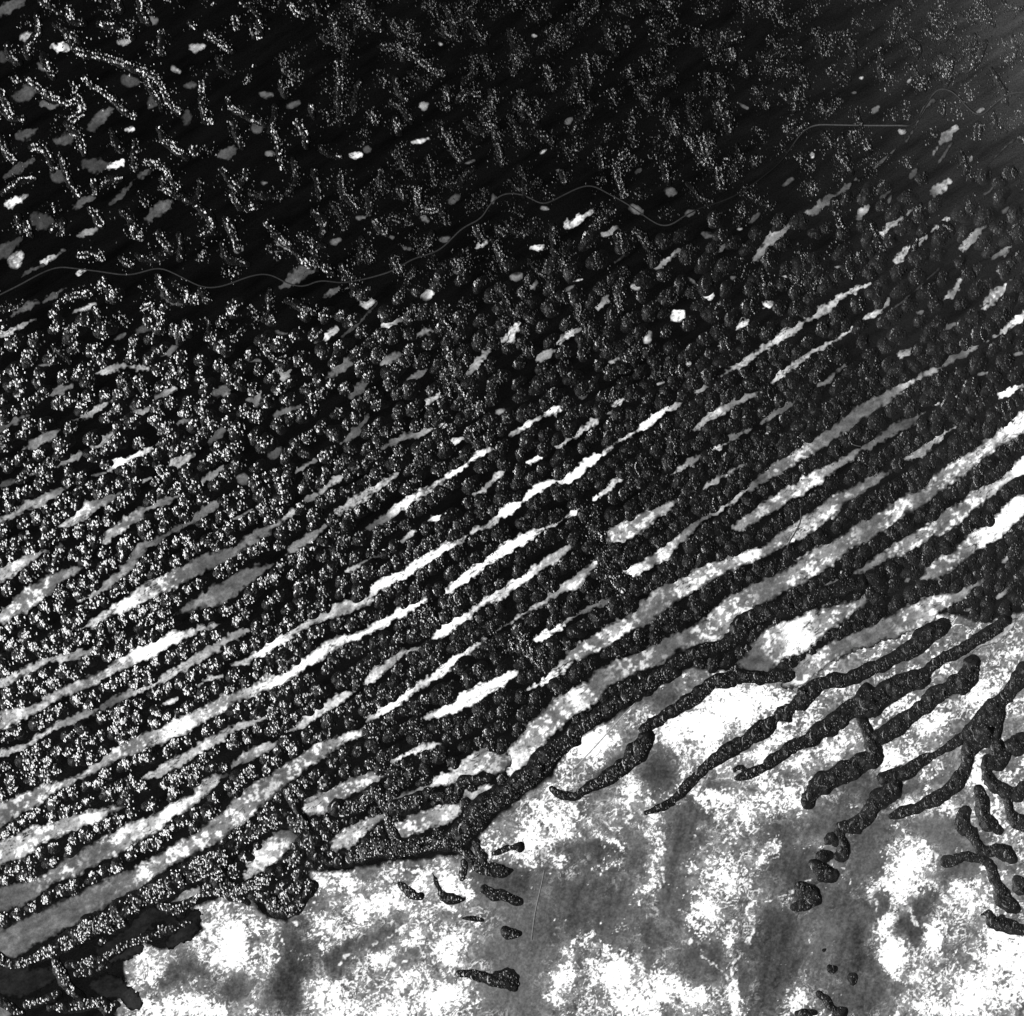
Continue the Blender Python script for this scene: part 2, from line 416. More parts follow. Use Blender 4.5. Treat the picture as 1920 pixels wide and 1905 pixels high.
G|broadest smooth grey corridor in the lower left, with a crack across it|-20 1480 150 110,60 1500 170 112,150 1440 170 112,300 1370 150 112,450 1290 140 112,600 1210 130 120,750 1140 110 130,850 1080 100 190,950 1010 100 160,1050 960 100 170,1150 900 110 170,1250 830 110 170,1330 770 130 200,1400 700 140 150,1500 620 110 130,1600 560 100 140,1700 480 90 160,1800 420 90 170,1905 370 60 200,1960 345 50 255,2030 310 15 230
G||1600 320 12 170,1670 290 25 190,1720 250 40 230,1800 195 40 240,1870 150 50 230,1905 130 40 220,1975 95 15 200
G|pan with a round white left end, boxed in by dark ridges|1720 740 60 220,1770 720 130 220,1850 690 110 150,1920 640 90 150,2000 610 90 160,2080 575 60 150,2140 560 20 130
G|white mottled oval pan inside a horseshoe of dark dunes|1370 1130 40 220,1420 1070 90 230,1480 1010 130 240,1550 950 130 170,1620 900 90 100
G||1860 960 50 220,1920 920 110 220,2000 860 90 210,2080 820 70 180,2130 790 20 150
G||560 1540 60 40,650 1500 80 40,750 1430 90 40,830 1360 100 42,900 1340 80 40,960 1380 50 40
G||960 1490 60 44,1040 1430 90 42,1080 1360 80 40
G||-20 1700 150 42,100 1720 180 44,200 1700 140 42,300 1670 80 40
G||520 1730 60 42,600 1740 130 42,680 1760 100 44,760 1830 80 60
G||600 1600 50 44,700 1560 60 46,780 1530 40 48
G||-20 1890 60 110,60 1880 40 100
G||1860 -205 1 90,1870 -205 1 90
G||970 1270 30 90,1050 1230 60 170,1110 1190 30 150
H|white spindle shaped pan ending in a sharp right tip, above the plain|475 245 20 220,540 215 50 250,620 190 60 255,700 140 80 255,780 90 75 255,860 50 70 255,930 10 50 255,990 -20 15 230
H||140 255 15 190,200 215 40 250,280 170 35 255,350 120 30 255,420 70 35 240,500 30 35 240,560 -20 45 255,630 -80 35 255,700 -130 35 240,760 -170 20 220,800 -190 8 200
H||270 490 12 130,330 460 30 255,400 430 35 240,470 400 45 230,550 385 20 220
H||280 730 40 120,340 690 40 120,420 660 40 130,500 620 40 200,560 590 60 255,640 570 90 230,720 510 110 230,800 480 130 170,850 500 120 130,900 480 90 130
H||700 660 40 150,740 680 50 170,800 640 60 200,840 620 20 230
H||340 870 100 170,400 840 110 150,480 810 100 170,560 780 110 220,640 750 60 230
H||1040 85 15 220,1100 55 22 250,1160 20 30 255,1200 -10 30 240,1290 -70 20 220
E||130 1910 15 200,190 1860 50 230,270 1790 55 180,350 1735 25 200,430 1715 12 150
E||700 185 6 130,730 150 30 150,770 100 50 170,820 55 25 130
E||1085 105 18 150,1130 80 45 170,1200 45 12 140
E||1480 115 8 150,1515 115 22 190,1545 95 15 150
E||1765 240 8 230,1800 230 10 220
E||235 115 30 150,275 95 50 130,320 70 20 110
E||380 210 20 110,430 185 30 120,470 165 10 110
E||50 305 25 105,90 275 55 105,145 235 20 100
E||450 345 12 200,500 330 25 210,545 300 15 200
E||860 400 8 150,910 385 20 150
E||0 570 12 100,50 530 25 100,110 470 30 90,150 410 10 80
E||230 600 15 100,290 560 40 110,350 540 35 130,420 515 30 130,495 490 18 190
E||625 560 18 240,660 550 25 230,685 543 10 150
E||930 525 6 130,980 510 35 190,1030 465 30 255,1080 435 15 200,1130 420 12 210,1180 385 50 255,1215 360 25 255
E||1205 580 20 190,1240 560 20 180,1320 520 25 220,1380 470 40 220,1430 430 20 190,1500 395 8 130
E||1520 360 15 190,1555 335 35 230,1585 325 15 180
E||1050 675 20 255,1085 655 20 255,1115 635 15 255
E||-25 950 30 200,80 890 45 200,160 840 45 210,240 780 40 200,335 725 10 190
E||130 1060 8 90,200 1010 20 110,260 980 30 150,320 930 45 255,400 870 45 240,470 830 40 220,540 790 20 200,600 745 40 255,670 710 30 255,700 680 8 255,740 650 35 255,790 620 40 255,830 595 12 220
E||740 850 15 200,790 835 20 190,830 790 12 180,880 745 25 220,910 725 8 150
E||485 1000 15 220,520 990 30 255,550 980 12 255
E||330 1120 15 110,370 1090 25 200,410 1060 15 230
E||25 1285 15 220,70 1265 25 230,110 1240 10 170,200 1190 15 80
E|jagged white corridor just under the longest thin white corridor|560 1415 12 230,620 1370 50 255,700 1310 55 255,780 1250 45 255,870 1190 50 255,960 1130 55 255,1030 1100 45 255,1080 1070 35 240,1120 1045 15 230
E||1150 1040 12 200,1190 1020 15 220,1240 990 10 200,1290 960 30 255,1330 930 12 255
E||510 1670 20 230,570 1610 55 255,650 1560 50 255,730 1510 35 240,800 1450 40 240,880 1410 50 230,960 1360 50 240,1040 1310 45 255,1120 1250 55 200,1200 1200 50 200,1270 1150 35 170
E||870 1605 6 150,930 1580 12 220,990 1535 14 230,1050 1500 25 190,1110 1465 20 230,1180 1410 40 150,1240 1380 40 190,1290 1350 70 220,1340 1310 55 160,1390 1270 40 130,1420 1235 12 255
E||1090 1660 25 255,1140 1640 45 255,1190 1610 40 255,1240 1570 15 240,1300 1530 15 110,1400 1480 20 130,1450 1460 40 110,1510 1430 12 100
E||1400 890 15 255,1440 865 20 255,1490 820 35 200,1540 780 30 210,1580 760 8 180
E|mottled grey club shaped pan right of the dark spine of dunes|1520 1090 70 170,1560 1060 110 190,1640 1030 90 180,1720 980 70 140,1800 930 50 170,1860 890 25 210
E||1475 1315 25 230,1490 1320 20 230
E||1330 310 20 110,1370 300 6 100
F|wide mottled grey corridor, the northern of the two widest|-735 1850 20 200,-645 1780 60 170,-565 1720 90 160,-485 1680 90 140,-385 1620 100 220,-285 1570 90 140,-205 1510 110 120,-125 1440 130 130,-45 1400 120 130,0 1380 110 220,100 1310 100 190,200 1270 80 170,300 1220 80 200,400 1190 70 200,470 1160 50 140,560 1100 80 170,640 1060 90 230,720 1010 90 220,800 950 90 200,880 880 70 150,960 840 60 130,1040 790 60 120,1110 750 50 115,1170 715 20 110
F|wide mottled grey corridor running unbroken to the right edge|-955 2400 60 240,-915 2310 130 240,-855 2240 130 200,-785 2150 130 180,-705 2090 130 150,-640 2020 130 230,-570 1990 140 240,-500 1940 110 130,-440 1880 110 115,-350 1830 110 130,-250 1790 100 140,-150 1750 110 130,-50 1690 100 110,50 1650 110 130,150 1620 150 150,230 1560 170 190,320 1470 150 160,420 1410 130 120,520 1360 110 120,620 1310 110 190,720 1240 130 170,820 1180 120 190,900 1130 100 150,1000 1070 110 120,1100 1010 110 130,1190 950 90 220,1280 890 90 120,1380 840 80 125,1460 770 90 170,1560 690 90 200,1650 630 80 210,1740 560 70 210,1830 500 90 255,1920 430 90 255
F||950 1300 10 120,1030 1260 40 120,1100 1220 60 120,1180 1170 70 140,1260 1130 70 170,1340 1080 80 190,1420 1040 90 130,1500 980 100 160,1580 930 90 150,1660 860 90 210,1740 810 60 220,1820 760 50 230,1870 710 70 255,1930 660 80 255
F||1335 1320 20 190,1400 1290 90 170,1480 1230 90 140,1560 1180 80 140,1640 1110 110 240,1720 1070 90 255,1800 1000 110 255,1860 930 110 255,1940 870 80 230
F|pale corridor with a glaring white belly and grey left end|310 1790 30 95,370 1790 100 95,430 1770 170 100,520 1680 190 190,600 1660 200 255,680 1620 180 255,760 1570 150 200,850 1530 110 150,930 1490 80 150,1000 1450 40 130,1050 1430 12 120
F||580 1905 60 130,650 1860 100 150,740 1790 110 200,850 1720 100 130,950 1680 90 115,1050 1640 110 115,1150 1600 120 115,1250 1550 140 150,1350 1500 130 220,1430 1460 80 180,1520 1430 60 160,1600 1380 30 150,1680 1325 10 120
F||80 275 15 150,110 262 25 150,150 245 6 100
F||45 495 10 150,90 475 22 170,130 430 40 170,190 395 55 220,260 350 40 140,330 320 30 150,400 300 20 130
F||185 605 14 240,240 565 25 130,300 525 35 120,350 500 30 115,385 485 12 110
F||415 470 8 100,470 430 25 120,530 390 35 110,600 350 22 110,640 330 6 90
F||120 820 15 190,150 795 35 170,200 760 35 150,240 745 22 220,290 710 18 150,340 685 8 130
F|long smooth grey corridor marked by thin parallel dark lines|-345 1265 12 230,-285 1285 60 255,-215 1255 70 220,-165 1220 60 130,-105 1185 80 230,-50 1130 60 170,0 1090 60 150,60 1030 45 110,130 980 30 120,200 940 22 190,290 890 22 180,340 840 25 170,420 790 50 90,480 740 60 130,550 690 60 150,650 630 70 150,740 580 80 120,840 510 75 110,930 440 75 110,1020 380 75 110,1100 330 75 115,1190 280 45 120,1250 235 16 230,1330 200 20 150,1400 165 25 170,1480 120 12 100,1500 100 50 110,1560 70 20 100,1640 20 40 190
F||260 1050 20 160,320 1030 50 170,400 970 65 140,480 920 65 140,560 870 70 170,650 820 75 210,740 760 70 200,820 710 45 150,900 670 30 150,980 610 25 120,1060 570 35 110,1130 520 60 110,1220 470 60 100,1300 425 35 90,1350 395 12 190
F||500 230 20 190,540 190 40 230,600 150 30 200,680 90 25 190,760 40 16 190,850 -5 22 220,900 -45 30 220,945 -70 12 220
F||1410 350 15 240,1430 345 15 230
F||1245 655 20 170,1290 640 45 160,1350 600 40 150,1410 550 25 200,1460 510 30 220,1535 475 10 180
F|plump pure white pan at the right edge, above the corridors|1780 300 45 255,1820 285 60 255,1860 260 25 255,1905 235 15 220
F||1180 95 12 150,1210 80 35 200,1250 65 35 170,1275 45 15 130
F||760 245 25 110,810 225 30 110,850 180 15 100,900 140 15 110
F||700 1420 6 110,760 1385 28 120,830 1355 18 110,900 1335 6 100
F||1780 1235 10 150,1810 1210 16 190
F||1755 1430 15 150,1800 1390 20 130
F||1650 185 6 130,1700 175 10 140
F||1245 1335 14 120,1265 1330 14 120
F||1580 1500 12 120,1605 1495 10 120
F||1610 1725 6 150,1680 1690 30 170,1740 1650 50 170,1800 1610 45 170,1850 1570 15 190,1905 1530 20 220
F||-70 730 12 200,-10 700 30 220,50 670 35 130,100 645 25 120
F||1900 60 20 130,1850 75 20 110
F||25 125 14 220,40 125 14 220
'''
# dark ridges standing on or beside the pale plain: tile | label | style | x y width, ...
RIDGES = '''
G|speckled dark ridge forming the southern rim of the broadest grey corridor||-20 1570 60,60 1620 60,200 1580 60,300 1530 90,420 1470 110,520 1400 130,620 1380 150,700 1300 150,800 1250 120,900 1200 130,1000 1130 140,1100 1090 150,1200 1040 150,1300 970 90,1400 890 80,1500 840 90,1600 790 110,1650 830 80,1700 880 70
G|thin dotted ridge running down between two boxed pans||1600 640 60,1640 720 60,1680 800 60,1720 880 80,1760 930 80
G|small pale crested ridge stepping down to the plain's edge||1690 930 60,1740 980 80,1800 1020 60,1850 1060 30
G|horseshoe ridge under the white mottled oval pan||1200 1100 110,1250 1170 100,1330 1200 60,1400 1180 80,1500 1130 90,1600 1060 90,1680 1000 80
G|broken sparkling ridge above the smooth dark pans||900 1290 50,1000 1310 70,1100 1240 40,1200 1210 40,1300 1230 70,1380 1270 30
G|small dune curled into a ring around a pale spot||1420 1230 60,1500 1250 90,1560 1320 80,1640 1310 70,1700 1240 60,1740 1180 60,1700 1160 40
G|thin glittering ridge crossing the dark pans at the lower left||380 1620 50,480 1610 60,600 1570 50,700 1510 50,790 1480 60,900 1440 50,1000 1400 50,1060 1380 25
G|glittering ridge bending down near the lower left corner||310 1590 50,330 1640 60,360 1700 70,400 1760 60,450 1800 60
G|short glittering spur right of the bending corner ridge||430 1670 50,520 1650 60,600 1620 30
G|short glittering ridge just above the bottom left corner||150 1840 50,240 1820 50,320 1780 50
G|dotted ridge cut off by the bottom left corner||-10 1800 50,80 1870 50,130 1890 30
G|lumpy glittering ridge along the bottom edge, leftmost||280 1860 40,400 1850 60,560 1830 70,600 1870 70,650 1840 40
H|dark ridge under the round white ended pan, bending downward||-10 750 110,80 740 90,150 690 80,180 640 90,230 720 60,260 800 50,280 880 60,300 950 80
H|short fat dark ridge lying between two boxed pans||290 740 80,370 720 100,450 700 90
H|forked dark dune with a hooked arm among white patches||480 660 70,540 670 60,620 700 60,660 640 50,680 590 50,760 590 40,820 575 50
H|long heavy dark ridge forming the northern shore of the pale plain||-10 1040 80,100 1000 110,200 960 130,300 980 110,400 960 110,500 940 100,600 930 110,700 860 150,780 760 150,870 700 130,950 650 120,1020 590 130,1100 530 140,1150 460 140,1220 400 110,1280 350 110,1350 290 80,1450 210 80,1550 150 90,1650 90 110,1750 30 90,1850 -20 80
F|dark ridge under the unbroken right hand corridor, near its left end||-150 1880 80,-55 1810 80,50 1745 70,130 1720 80,230 1700 60,310 1640 110,330 1580 90,420 1530 100,520 1490 100,640 1480 100,760 1420 90,900 1370 90,1000 1350 80
H|slim dark ridge ending in a knot left of the white salt lake||1180 640 40,1230 670 60,1310 670 40,1400 620 55,1500 570 80,1600 490 100,1660 420 110,1700 350 90
H|slim dark ridge along the top of the white salt lake||1680 310 50,1740 270 60,1800 230 60,1905 170 75,1985 130 85,2055 60 80,2135 30 90,2235 10 70,2355 10 80,2455 10 80,2510 0 40
H|cluster of faint dark mounds hanging off the long heavy ridge||640 970 40,700 1000 50,740 1050 70,790 1080 80,860 1090 90,900 1100 60,940 1090 30
H|tiny dark mound at the left of the hanging cluster||690 1050 40,680 1110 50,670 1140 30
H|faint row of low dark mounds under the hanging cluster||800 1200 60,860 1230 70,930 1240 60,1000 1270 40
H|small curved dark ridge at the upper edge of the plain's grey patch||850 1000 20,930 970 35,1000 960 50
H|pale crested stem joining the cluster to the heavy ridge||750 930 40,780 1000 50,800 1060 60
H|short dark slanting dune, left one of two under the heavy ridge||330 1170 30,360 1190 45,400 1230 50,440 1240 40
H|short dark dune with a thin rising tail, right one of two||510 1110 15,540 1180 25,570 1240 45,620 1250 55,680 1255 20
H|very small dark bar shaped dune lying level on the plain||680 1360 20,740 1360 35,790 1370 20
H|small isolated oval dune in the grey middle of the plain||920 1430 60,960 1445 75,990 1450 50
H|black fish shaped dune alone near the bottom edge||660 1670 40,720 1670 60,800 1690 70,870 1700 95,930 1700 115,960 1690 80,970 1750 30
H|long beaded dark ridge along the bottom of the white salt lake||1700 770 20,1760 750 40,1840 710 50,1905 640 60,1985 570 50,2065 490 60,2135 440 70,2205 400 80,2275 360 85,2355 300 105,2425 245 50,2475 220 110,2520 175 70,2565 150 115,2615 90 95,2685 40 70,2765 30 85,2855 10 70,2955 -30 80,3055 -70 70,3155 -120 90,3255 -200 110,3355 -270 90
I|dark ridge of fat domes ending in a thin forked left tip||300 580 20,350 560 45,430 530 50,500 480 60,560 450 70,620 400 75,700 360 90,780 310 100,860 260 100,920 200 110,980 180 120,1040 150 170,1100 120 130,1180 80 130,1260 40 140,1330 20 90,1400 -60 70,1500 -110 60,1600 -170 70,1700 -220 70,1800 -300 70
I|tiny dark prong above the forked ridge tip||290 530 20,330 515 35,350 550 20
I|dark elbow of domes hanging below the fat domed ridge||1000 260 70,1040 340 50,1060 400 80,1070 460 90,1000 490 110,930 530 130,860 570 130,780 600 120,730 650 100,700 710 80
I|straight smooth dark ridge right of the elbow of domes||1090 350 70,1150 330 95,1220 270 100,1300 210 90,1400 130 95,1480 80 100,1560 40 140,1600 0 110,1620 -60 90
I|long straight dark ridge rising to the right edge from the knot||1130 580 80,1200 560 90,1270 530 90,1330 480 65,1400 450 55,1500 390 55,1600 330 75,1680 240 95,1740 180 100,1800 120 100,1850 60 100,1920 -20 110
I|knotted chain of dark domes with white rims, running down left||1170 600 80,1170 650 100,1090 700 110,1050 750 90,1010 810 110,940 850 80,880 850 60,880 910 60,900 950 60,890 1010 70
I|round dark dome with a bright rim left of the knotted chain||815 930 40,840 920 75,850 930 60
I|small dark dome pair under the bright rimmed round dome||770 1000 70,800 1010 50
I|broad dark dome with a pale spotted top, lower in the chain||750 1070 90,790 1100 110,830 1120 90
I|large dark dome with a white S shaped crest, lowest of the chain||650 1170 40,690 1220 110,730 1250 100,660 1290 70,620 1300 50
I|beaded dark ridge rising right from a white rimmed point||1160 790 30,1220 770 55,1300 745 65,1380 710 75,1460 660 75,1530 600 90,1580 520 80,1600 430 90,1650 350 130,1700 320 160,1750 250 100,1770 180 80
I|dark ridge with a bright wavy crest near the right edge||1720 350 60,1760 420 100,1780 480 90,1700 490 80,1690 560 60,1740 610 80,1800 650 80,1860 670 90,1905 620 70
I|short dark stub hanging from the bright wavy crested ridge||1820 700 60,1830 770 60,1860 830 70
I|tall narrow dark dune with a bright left edge||1650 650 60,1670 700 75,1680 780 75,1720 840 90,1770 870 40
I|curved dark dune forming the upper arm of a cross||1570 770 75,1560 830 85,1600 880 75,1640 940 50,1680 990 50,1750 980 80,1800 1000 90,1840 1030 60
I|long dark dune bending down the right side of the plain||1460 1040 60,1490 1045 65,1560 1010 50,1620 1020 60,1700 1050 50,1730 1100 55,1760 1180 75,1800 1260 90,1850 1300 70
I|dark dune reaching the right edge at the end of the bending dune||1670 1340 20,1710 1330 50,1730 1380 70,1800 1390 80,1880 1420 70,1930 1440 40
I|dark mound cut off by the right edge beside the bending dune||1870 1150 80,1920 1200 60
I|small lumpy dune at the bottom edge right of centre||760 1780 35,800 1810 45,830 1860 50,880 1890 80
I|low dark mound cut by the bottom edge||640 1890 50,730 1890 50
I|single small round dune near the bottom, with a pale cap||940 1690 50,960 1695 50
I|tiny faint mound above the small bottom dune||820 1640 25,850 1640 40
I|dark mound against the right edge below the straight ridge||1820 400 70,1930 380 90
I|two tiny dark dots of dune on the grey streak||785 1535 16,795 1535 16
I|dark mound cut off by the right edge at the middle||1880 800 60,1930 850 90
'''
PLAIN = [(215,1960),(215,1880),(235,1850),(230,1800),(269,1769),(302,1779),(380,1742),(359,1702),(420,1678),(470,1685),(504,1718),(537,1725),(591,1668),(571,1628),(640,1631),(741,1614),(825,1605),(875,1598),(895,1567),(942,1520),(996,1480),(1036,1453),(1063,1399),(1077,1386),(1144,1348),(1211,1300),(1255,1268),(1300,1248),(1345,1255),(1400,1262),(1470,1262),(1500,1248),(1580,1230),(1640,1190),(1700,1150),(1790,1150),(1850,1165),(1960,1130),(1960,1960)]
# white crusted areas and smooth grey wind streaks of the plain: x y rx ry angle strength / grey level
WHITE = '''1340 1345 95 42 -28 1.6,1290 1385 60 25 -20 1.0,1110 1395 34 45 10 1.3,1080 1470 60 12 -30 .5,1010 1570 45 45 30 .9,1055 1530 25 60 10 1.0,1175 1490 20 55 10 .9,1185 1570 50 40 20 .7,1220 1600 35 60 0 .6,1370 1480 80 38 -10 .8,1420 1520 60 40 0 .8,1490 1500 30 50 -10 .7,1330 1420 60 25 -25 .9,1440 1400 70 12 -28 .9,1510 1340 50 16 -32 .5
1705 1610 30 48 15 1.4,1680 1665 30 36 20 1.4,1665 1730 20 30 20 1.2,1672 1790 24 36 -15 1.4,1748 1760 14 36 -10 1.3,1720 1830 30 20 0 .8,1665 1425 22 22 0 1.3,1700 1400 34 22 -30 .6,1750 1350 55 25 -35 .6,1840 1290 45 30 -30 .6,1565 1400 22 20 0 .8,1500 1430 60 18 -20 .7
1810 1680 45 38 -20 .9,1880 1790 50 50 0 .9,1830 1860 60 40 0 1.1,1750 1880 60 25 0 .7,1870 1870 60 40 0 .8,1440 1600 14 60 30 .9,1420 1680 14 80 10 .5,1350 1640 40 60 20 .7,1310 1700 40 30 30 .8,1370 1800 12 60 0 .9,1380 1880 14 50 -5 1.0,1290 1880 40 30 0 .8,1450 1740 12 60 15 .4
425 1765 42 44 15 1.6,430 1810 20 30 0 1.3,285 1815 40 32 20 .9,270 1790 30 15 -20 1.0,340 1885 90 26 0 1.0,400 1700 40 16 0 .5,480 1810 25 30 30 .6,610 1880 45 40 -30 1.0,590 1820 20 50 20 .7,690 1700 45 60 30 .8,660 1660 60 20 10 .6,720 1790 50 16 -40 .7,630 1740 40 25 0 .6,850 1780 26 40 20 .9,700 1890 80 22 0 .9,830 1870 40 35 -40 1.2,780 1830 50 20 -30 .8,790 1660 20 25 0 1.2,840 1660 14 30 0 1.2,870 1670 14 18 0 .7,750 1690 40 20 30 .7
1055 1830 18 55 10 1.3,1050 1715 14 40 0 .8,1165 1830 60 30 20 1.1,1190 1880 70 30 0 .8,1130 1770 30 22 20 .9,1170 1740 50 30 40 .7,1260 1855 36 30 0 1.4,1220 1650 30 40 10 .6,1040 1610 35 12 35 1.1,960 1600 30 22 0 .5,880 1410 30 20 0 .9,840 1450 40 18 -20 .9,900 1880 30 20 0 .3
1820 1450 30 25 0 .5,1860 1480 30 20 0 .9,1880 1330 20 15 0 .5,1850 1540 25 20 0 .6,1700 1510 20 15 0 1.0,1780 1520 40 15 0 .3,1600 1840 30 14 0 .7,1500 1880 22 30 0 .6,1760 1240 50 12 -28 .5,1650 1300 60 12 -30 .5'''
GREY = '''1385 1830 12 60 0 92,545 1830 30 80 5 62,560 1760 25 40 0 75,640 1790 75 20 -30 85,700 1760 70 14 -35 85,440 1850 40 22 -30 85,360 1830 40 20 0 95,330 1840 20 20 0 80,990 1750 70 110 15 98,960 1850 60 70 0 108,960 1650 60 30 0 72,1080 1690 70 60 0 84,1150 1720 60 80 0 92,1100 1600 80 16 0 85,1240 1450 30 45 10 80,1275 1580 28 90 10 82,1255 1680 30 60 0 84,1240 1760 30 20 0 75,1220 1760 12 60 0 80
1490 1640 55 45 -10 82,1450 1800 40 110 20 74,1440 1740 30 60 20 72,1540 1760 26 110 5 98,1600 1760 34 90 -5 74,1580 1700 30 40 0 85,1560 1540 50 30 0 90,1620 1600 36 70 20 92,1610 1860 70 40 0 85,1700 1745 26 28 0 78,1730 1700 60 18 -50 85,1320 1800 60 45 0 88,1340 1480 30 14 -20 92,1750 1560 60 30 0 105,1820 1620 50 20 -20 100,1600 1460 50 30 0 82,1640 1490 60 25 0 84,1700 1480 40 12 -20 84,1300 1520 18 40 -50 85,1000 1440 30 12 0 90,1140 1440 60 16 -40 92,1250 1300 30 20 0 88,1500 1320 70 8 -32 88,1190 1590 20 60 0 96,1640 1700 50 16 -50 90,1480 1560 60 24 -10 88'''
LINES = [[(1462,1600),(1404,1648),(1412,1750),(1376,1802),(1374,1905)],[(952,1598),(985,1618),(1025,1630),(1060,1634)],[(1000,1500),(1004,1560),(1000,1590)],[(1180,1480),(1186,1520),(1172,1548)],[(1240,1620),(1245,1650)],[(1290,1770),(1340,1810),(1368,1836)],[(1130,1790),(1190,1800),(1230,1830)],[(1645,1690),(1650,1760),(1662,1800)],[(1720,1735),(1700,1700)],[(1520,1650),(1440,1690)],[(560,1740),(540,1700)],[(700,1700),(740,1660),(790,1690)],[(640,1800),(700,1770),(760,1730)],[(620,1850),(690,1820),(760,1800)]]
ROADS = {
 'main': [('A','-30 1660,0 1645,120 1585,230 1525,330 1490,430 1500,560 1515,700 1535,790 1520,880 1495,950 1515,1040 1560,1140 1605,1250 1595,1370 1550,1470 1528,1540 1545,1600 1580,1700 1600,1780 1565,1905 1580'),
          ('B','120 1560,280 1515,400 1445,530 1405,600 1350,680 1270,780 1220,830 1140,890 1090,950 1078,1040 1095,1120 1140,1200 1110,1320 1050,1400 1035,1480 1075,1600 1140,1700 1210,1790 1262,1860 1245,1905 1210'),
          ('C','100 1160,230 1120,350 1060,470 970,560 890,660 745,720 705,770 695,1000 700,1240 700,1290 700,1350 600,1410 510,1450 492,1520 520,1590 600,1650 645,1680 640,1740 580,1830 520,1930 512')],
 'track_a': [('F','650 870,655 930,660 1010,600 1110,575 1180,600 1220,650 1225')],
 'track_b': [('F','860 540,920 560,980 590,1010 580')],
 'track_c': [('H','1150 650,1260 560,1400 420,1560 240,1650 150')],
 'track_d': [('H','1135 1080,1115 1180,1080 1330,1060 1500')],
}
LANDMARKS = [('the top left corner',0,0),('the top right corner',1920,0),('the middle of the top edge',960,0),('the top edge third',640,0),('the top edge near the right',1500,0),('the tiny speck pan near the top',1000,67),('the two small pans at upper left',365,85),('the right edge near the top',1920,250),('the flat grey leaf pan',183,225),('the straight stretch of road',1600,235),('the tight road bend at the right',1760,165),
('the small glaring oval pan',666,292),('the white boot shaped pan',1085,410),('the gap in the winding road',575,525),('the road where it meets the left edge',0,550),('the curved hook shaped pan',325,562),
('the small white wedge pan',215,310),('the round white middle pan',1268,590),('the thick white slanting pan',960,625),('the oval bright rimmed pan',1865,558),('the hook shaped pan at the right',1785,545),
('the bone shaped pan',228,692),('the white double lens pan',240,862),('the white horseshoe pan',340,862),('the smooth grey kite pan',430,1110),('the long half white pan',340,1080),
('the middle of the longest corridor',900,1000),('the dark spine of dunes',1130,1010),('the mottled club shaped pan',1190,990),('the smooth lined corridor',1550,830),('the wide unbroken corridor',1500,1060),
('the plump white right edge pan',1890,735),('the white spindle pan',900,1295),('the white salt lake',1340,1345),('the white hooked head',400,1470),('the round ended boxed pan',620,1500),
('the oval horseshoe ringed pan',495,1605),('the bottom left corner',0,1905),('the glaring white belly corridor',1480,1195),('the left edge at half height',0,950),('the right edge at half height',1920,950),
('the left edge low down',0,1450),('the lowest road dip at the left',385,540),('the road crest above the boot pan',1110,348),('the small white pan on the upper left',112,90),('the centre of the picture',960,952)]
# ---------------------------------------------------------------- the ground
def build_floor():
    fine = np.arange(-200, 2121, 16.0)
    outer = np.array([400, 900, 2000, 5000, 12000, 30000.0])
    xs = np.concatenate([-200 - outer[::-1], fine, fine[-1] + outer])
    X, Y = np.meshgrid(xs, xs)
    z = fbm(X, Y, 90, 1) * 0.25 - 0.32
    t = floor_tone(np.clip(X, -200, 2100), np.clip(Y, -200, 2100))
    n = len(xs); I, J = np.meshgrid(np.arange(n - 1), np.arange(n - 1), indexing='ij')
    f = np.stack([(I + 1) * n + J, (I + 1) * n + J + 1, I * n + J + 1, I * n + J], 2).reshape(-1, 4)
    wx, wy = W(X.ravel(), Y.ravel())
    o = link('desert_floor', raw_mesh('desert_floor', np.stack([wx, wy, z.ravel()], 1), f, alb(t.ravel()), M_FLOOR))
    tag(o, 'near black sand sheet between all the dunes and pans', kind='structure')
build_floor()

def ellipses(X, Y, txt):
    for p in txt.replace('\n', ',').split(','):
        x, y, rx, ry, a, v = [float(q) for q in p.split()]
        a = math.radians(a); dx, dy = X - x, Y - y
        u = (dx * math.cos(a) + dy * math.sin(a)) / rx; w_ = (-dx * math.sin(a) + dy * math.cos(a)) / ry
        yield u * u + w_ * w_, v
def poly_sd(X, Y, P):
    P = np.array(P, float); n = len(P)
    d = np.full(X.shape, 1e9); ins = np.zeros(X.shape, bool)
    for i in range(n):
        x0, y0 = P[i]; x1, y1 = P[(i + 1) % n]; dx, dy = x1 - x0, y1 - y0
        t = np.clip(((X - x0) * dx + (Y - y0) * dy) / (dx * dx + dy * dy), 0, 1)
        d = np.minimum(d, np.hypot(X - x0 - t * dx, Y - y0 - t * dy))
        if dy != 0:
            c = ((y0 > Y) != (y1 > Y)) & (X < dx * (Y - y0) / dy + x0); ins ^= c
    return np.where(ins, -d, d)
def mottle(X, Y, w_):
    """0..1 coverage of white crust: ragged patches, more of them where w_ is high"""
    wx = X + 12 * fbm(X, Y, 24, 5); wy = Y + 12 * fbm(X, Y, 24, 6)
    lo = fbm(wx, wy, 34, 2, 4, 0.65)
    hf = (1 - np.abs(fbm(X + 5 * fbm(X, Y, 9, 3), Y + 5 * fbm(X, Y, 9, 1), 10, 4, 3, 0.85)) * 3.2) * 0.7 + fbm(X, Y, 5.5, 6, 2, .9) * 0.9
    return ss(0.0, 0.36, lo * 0.8 + 0.50 * hf + w_ - 0.50)
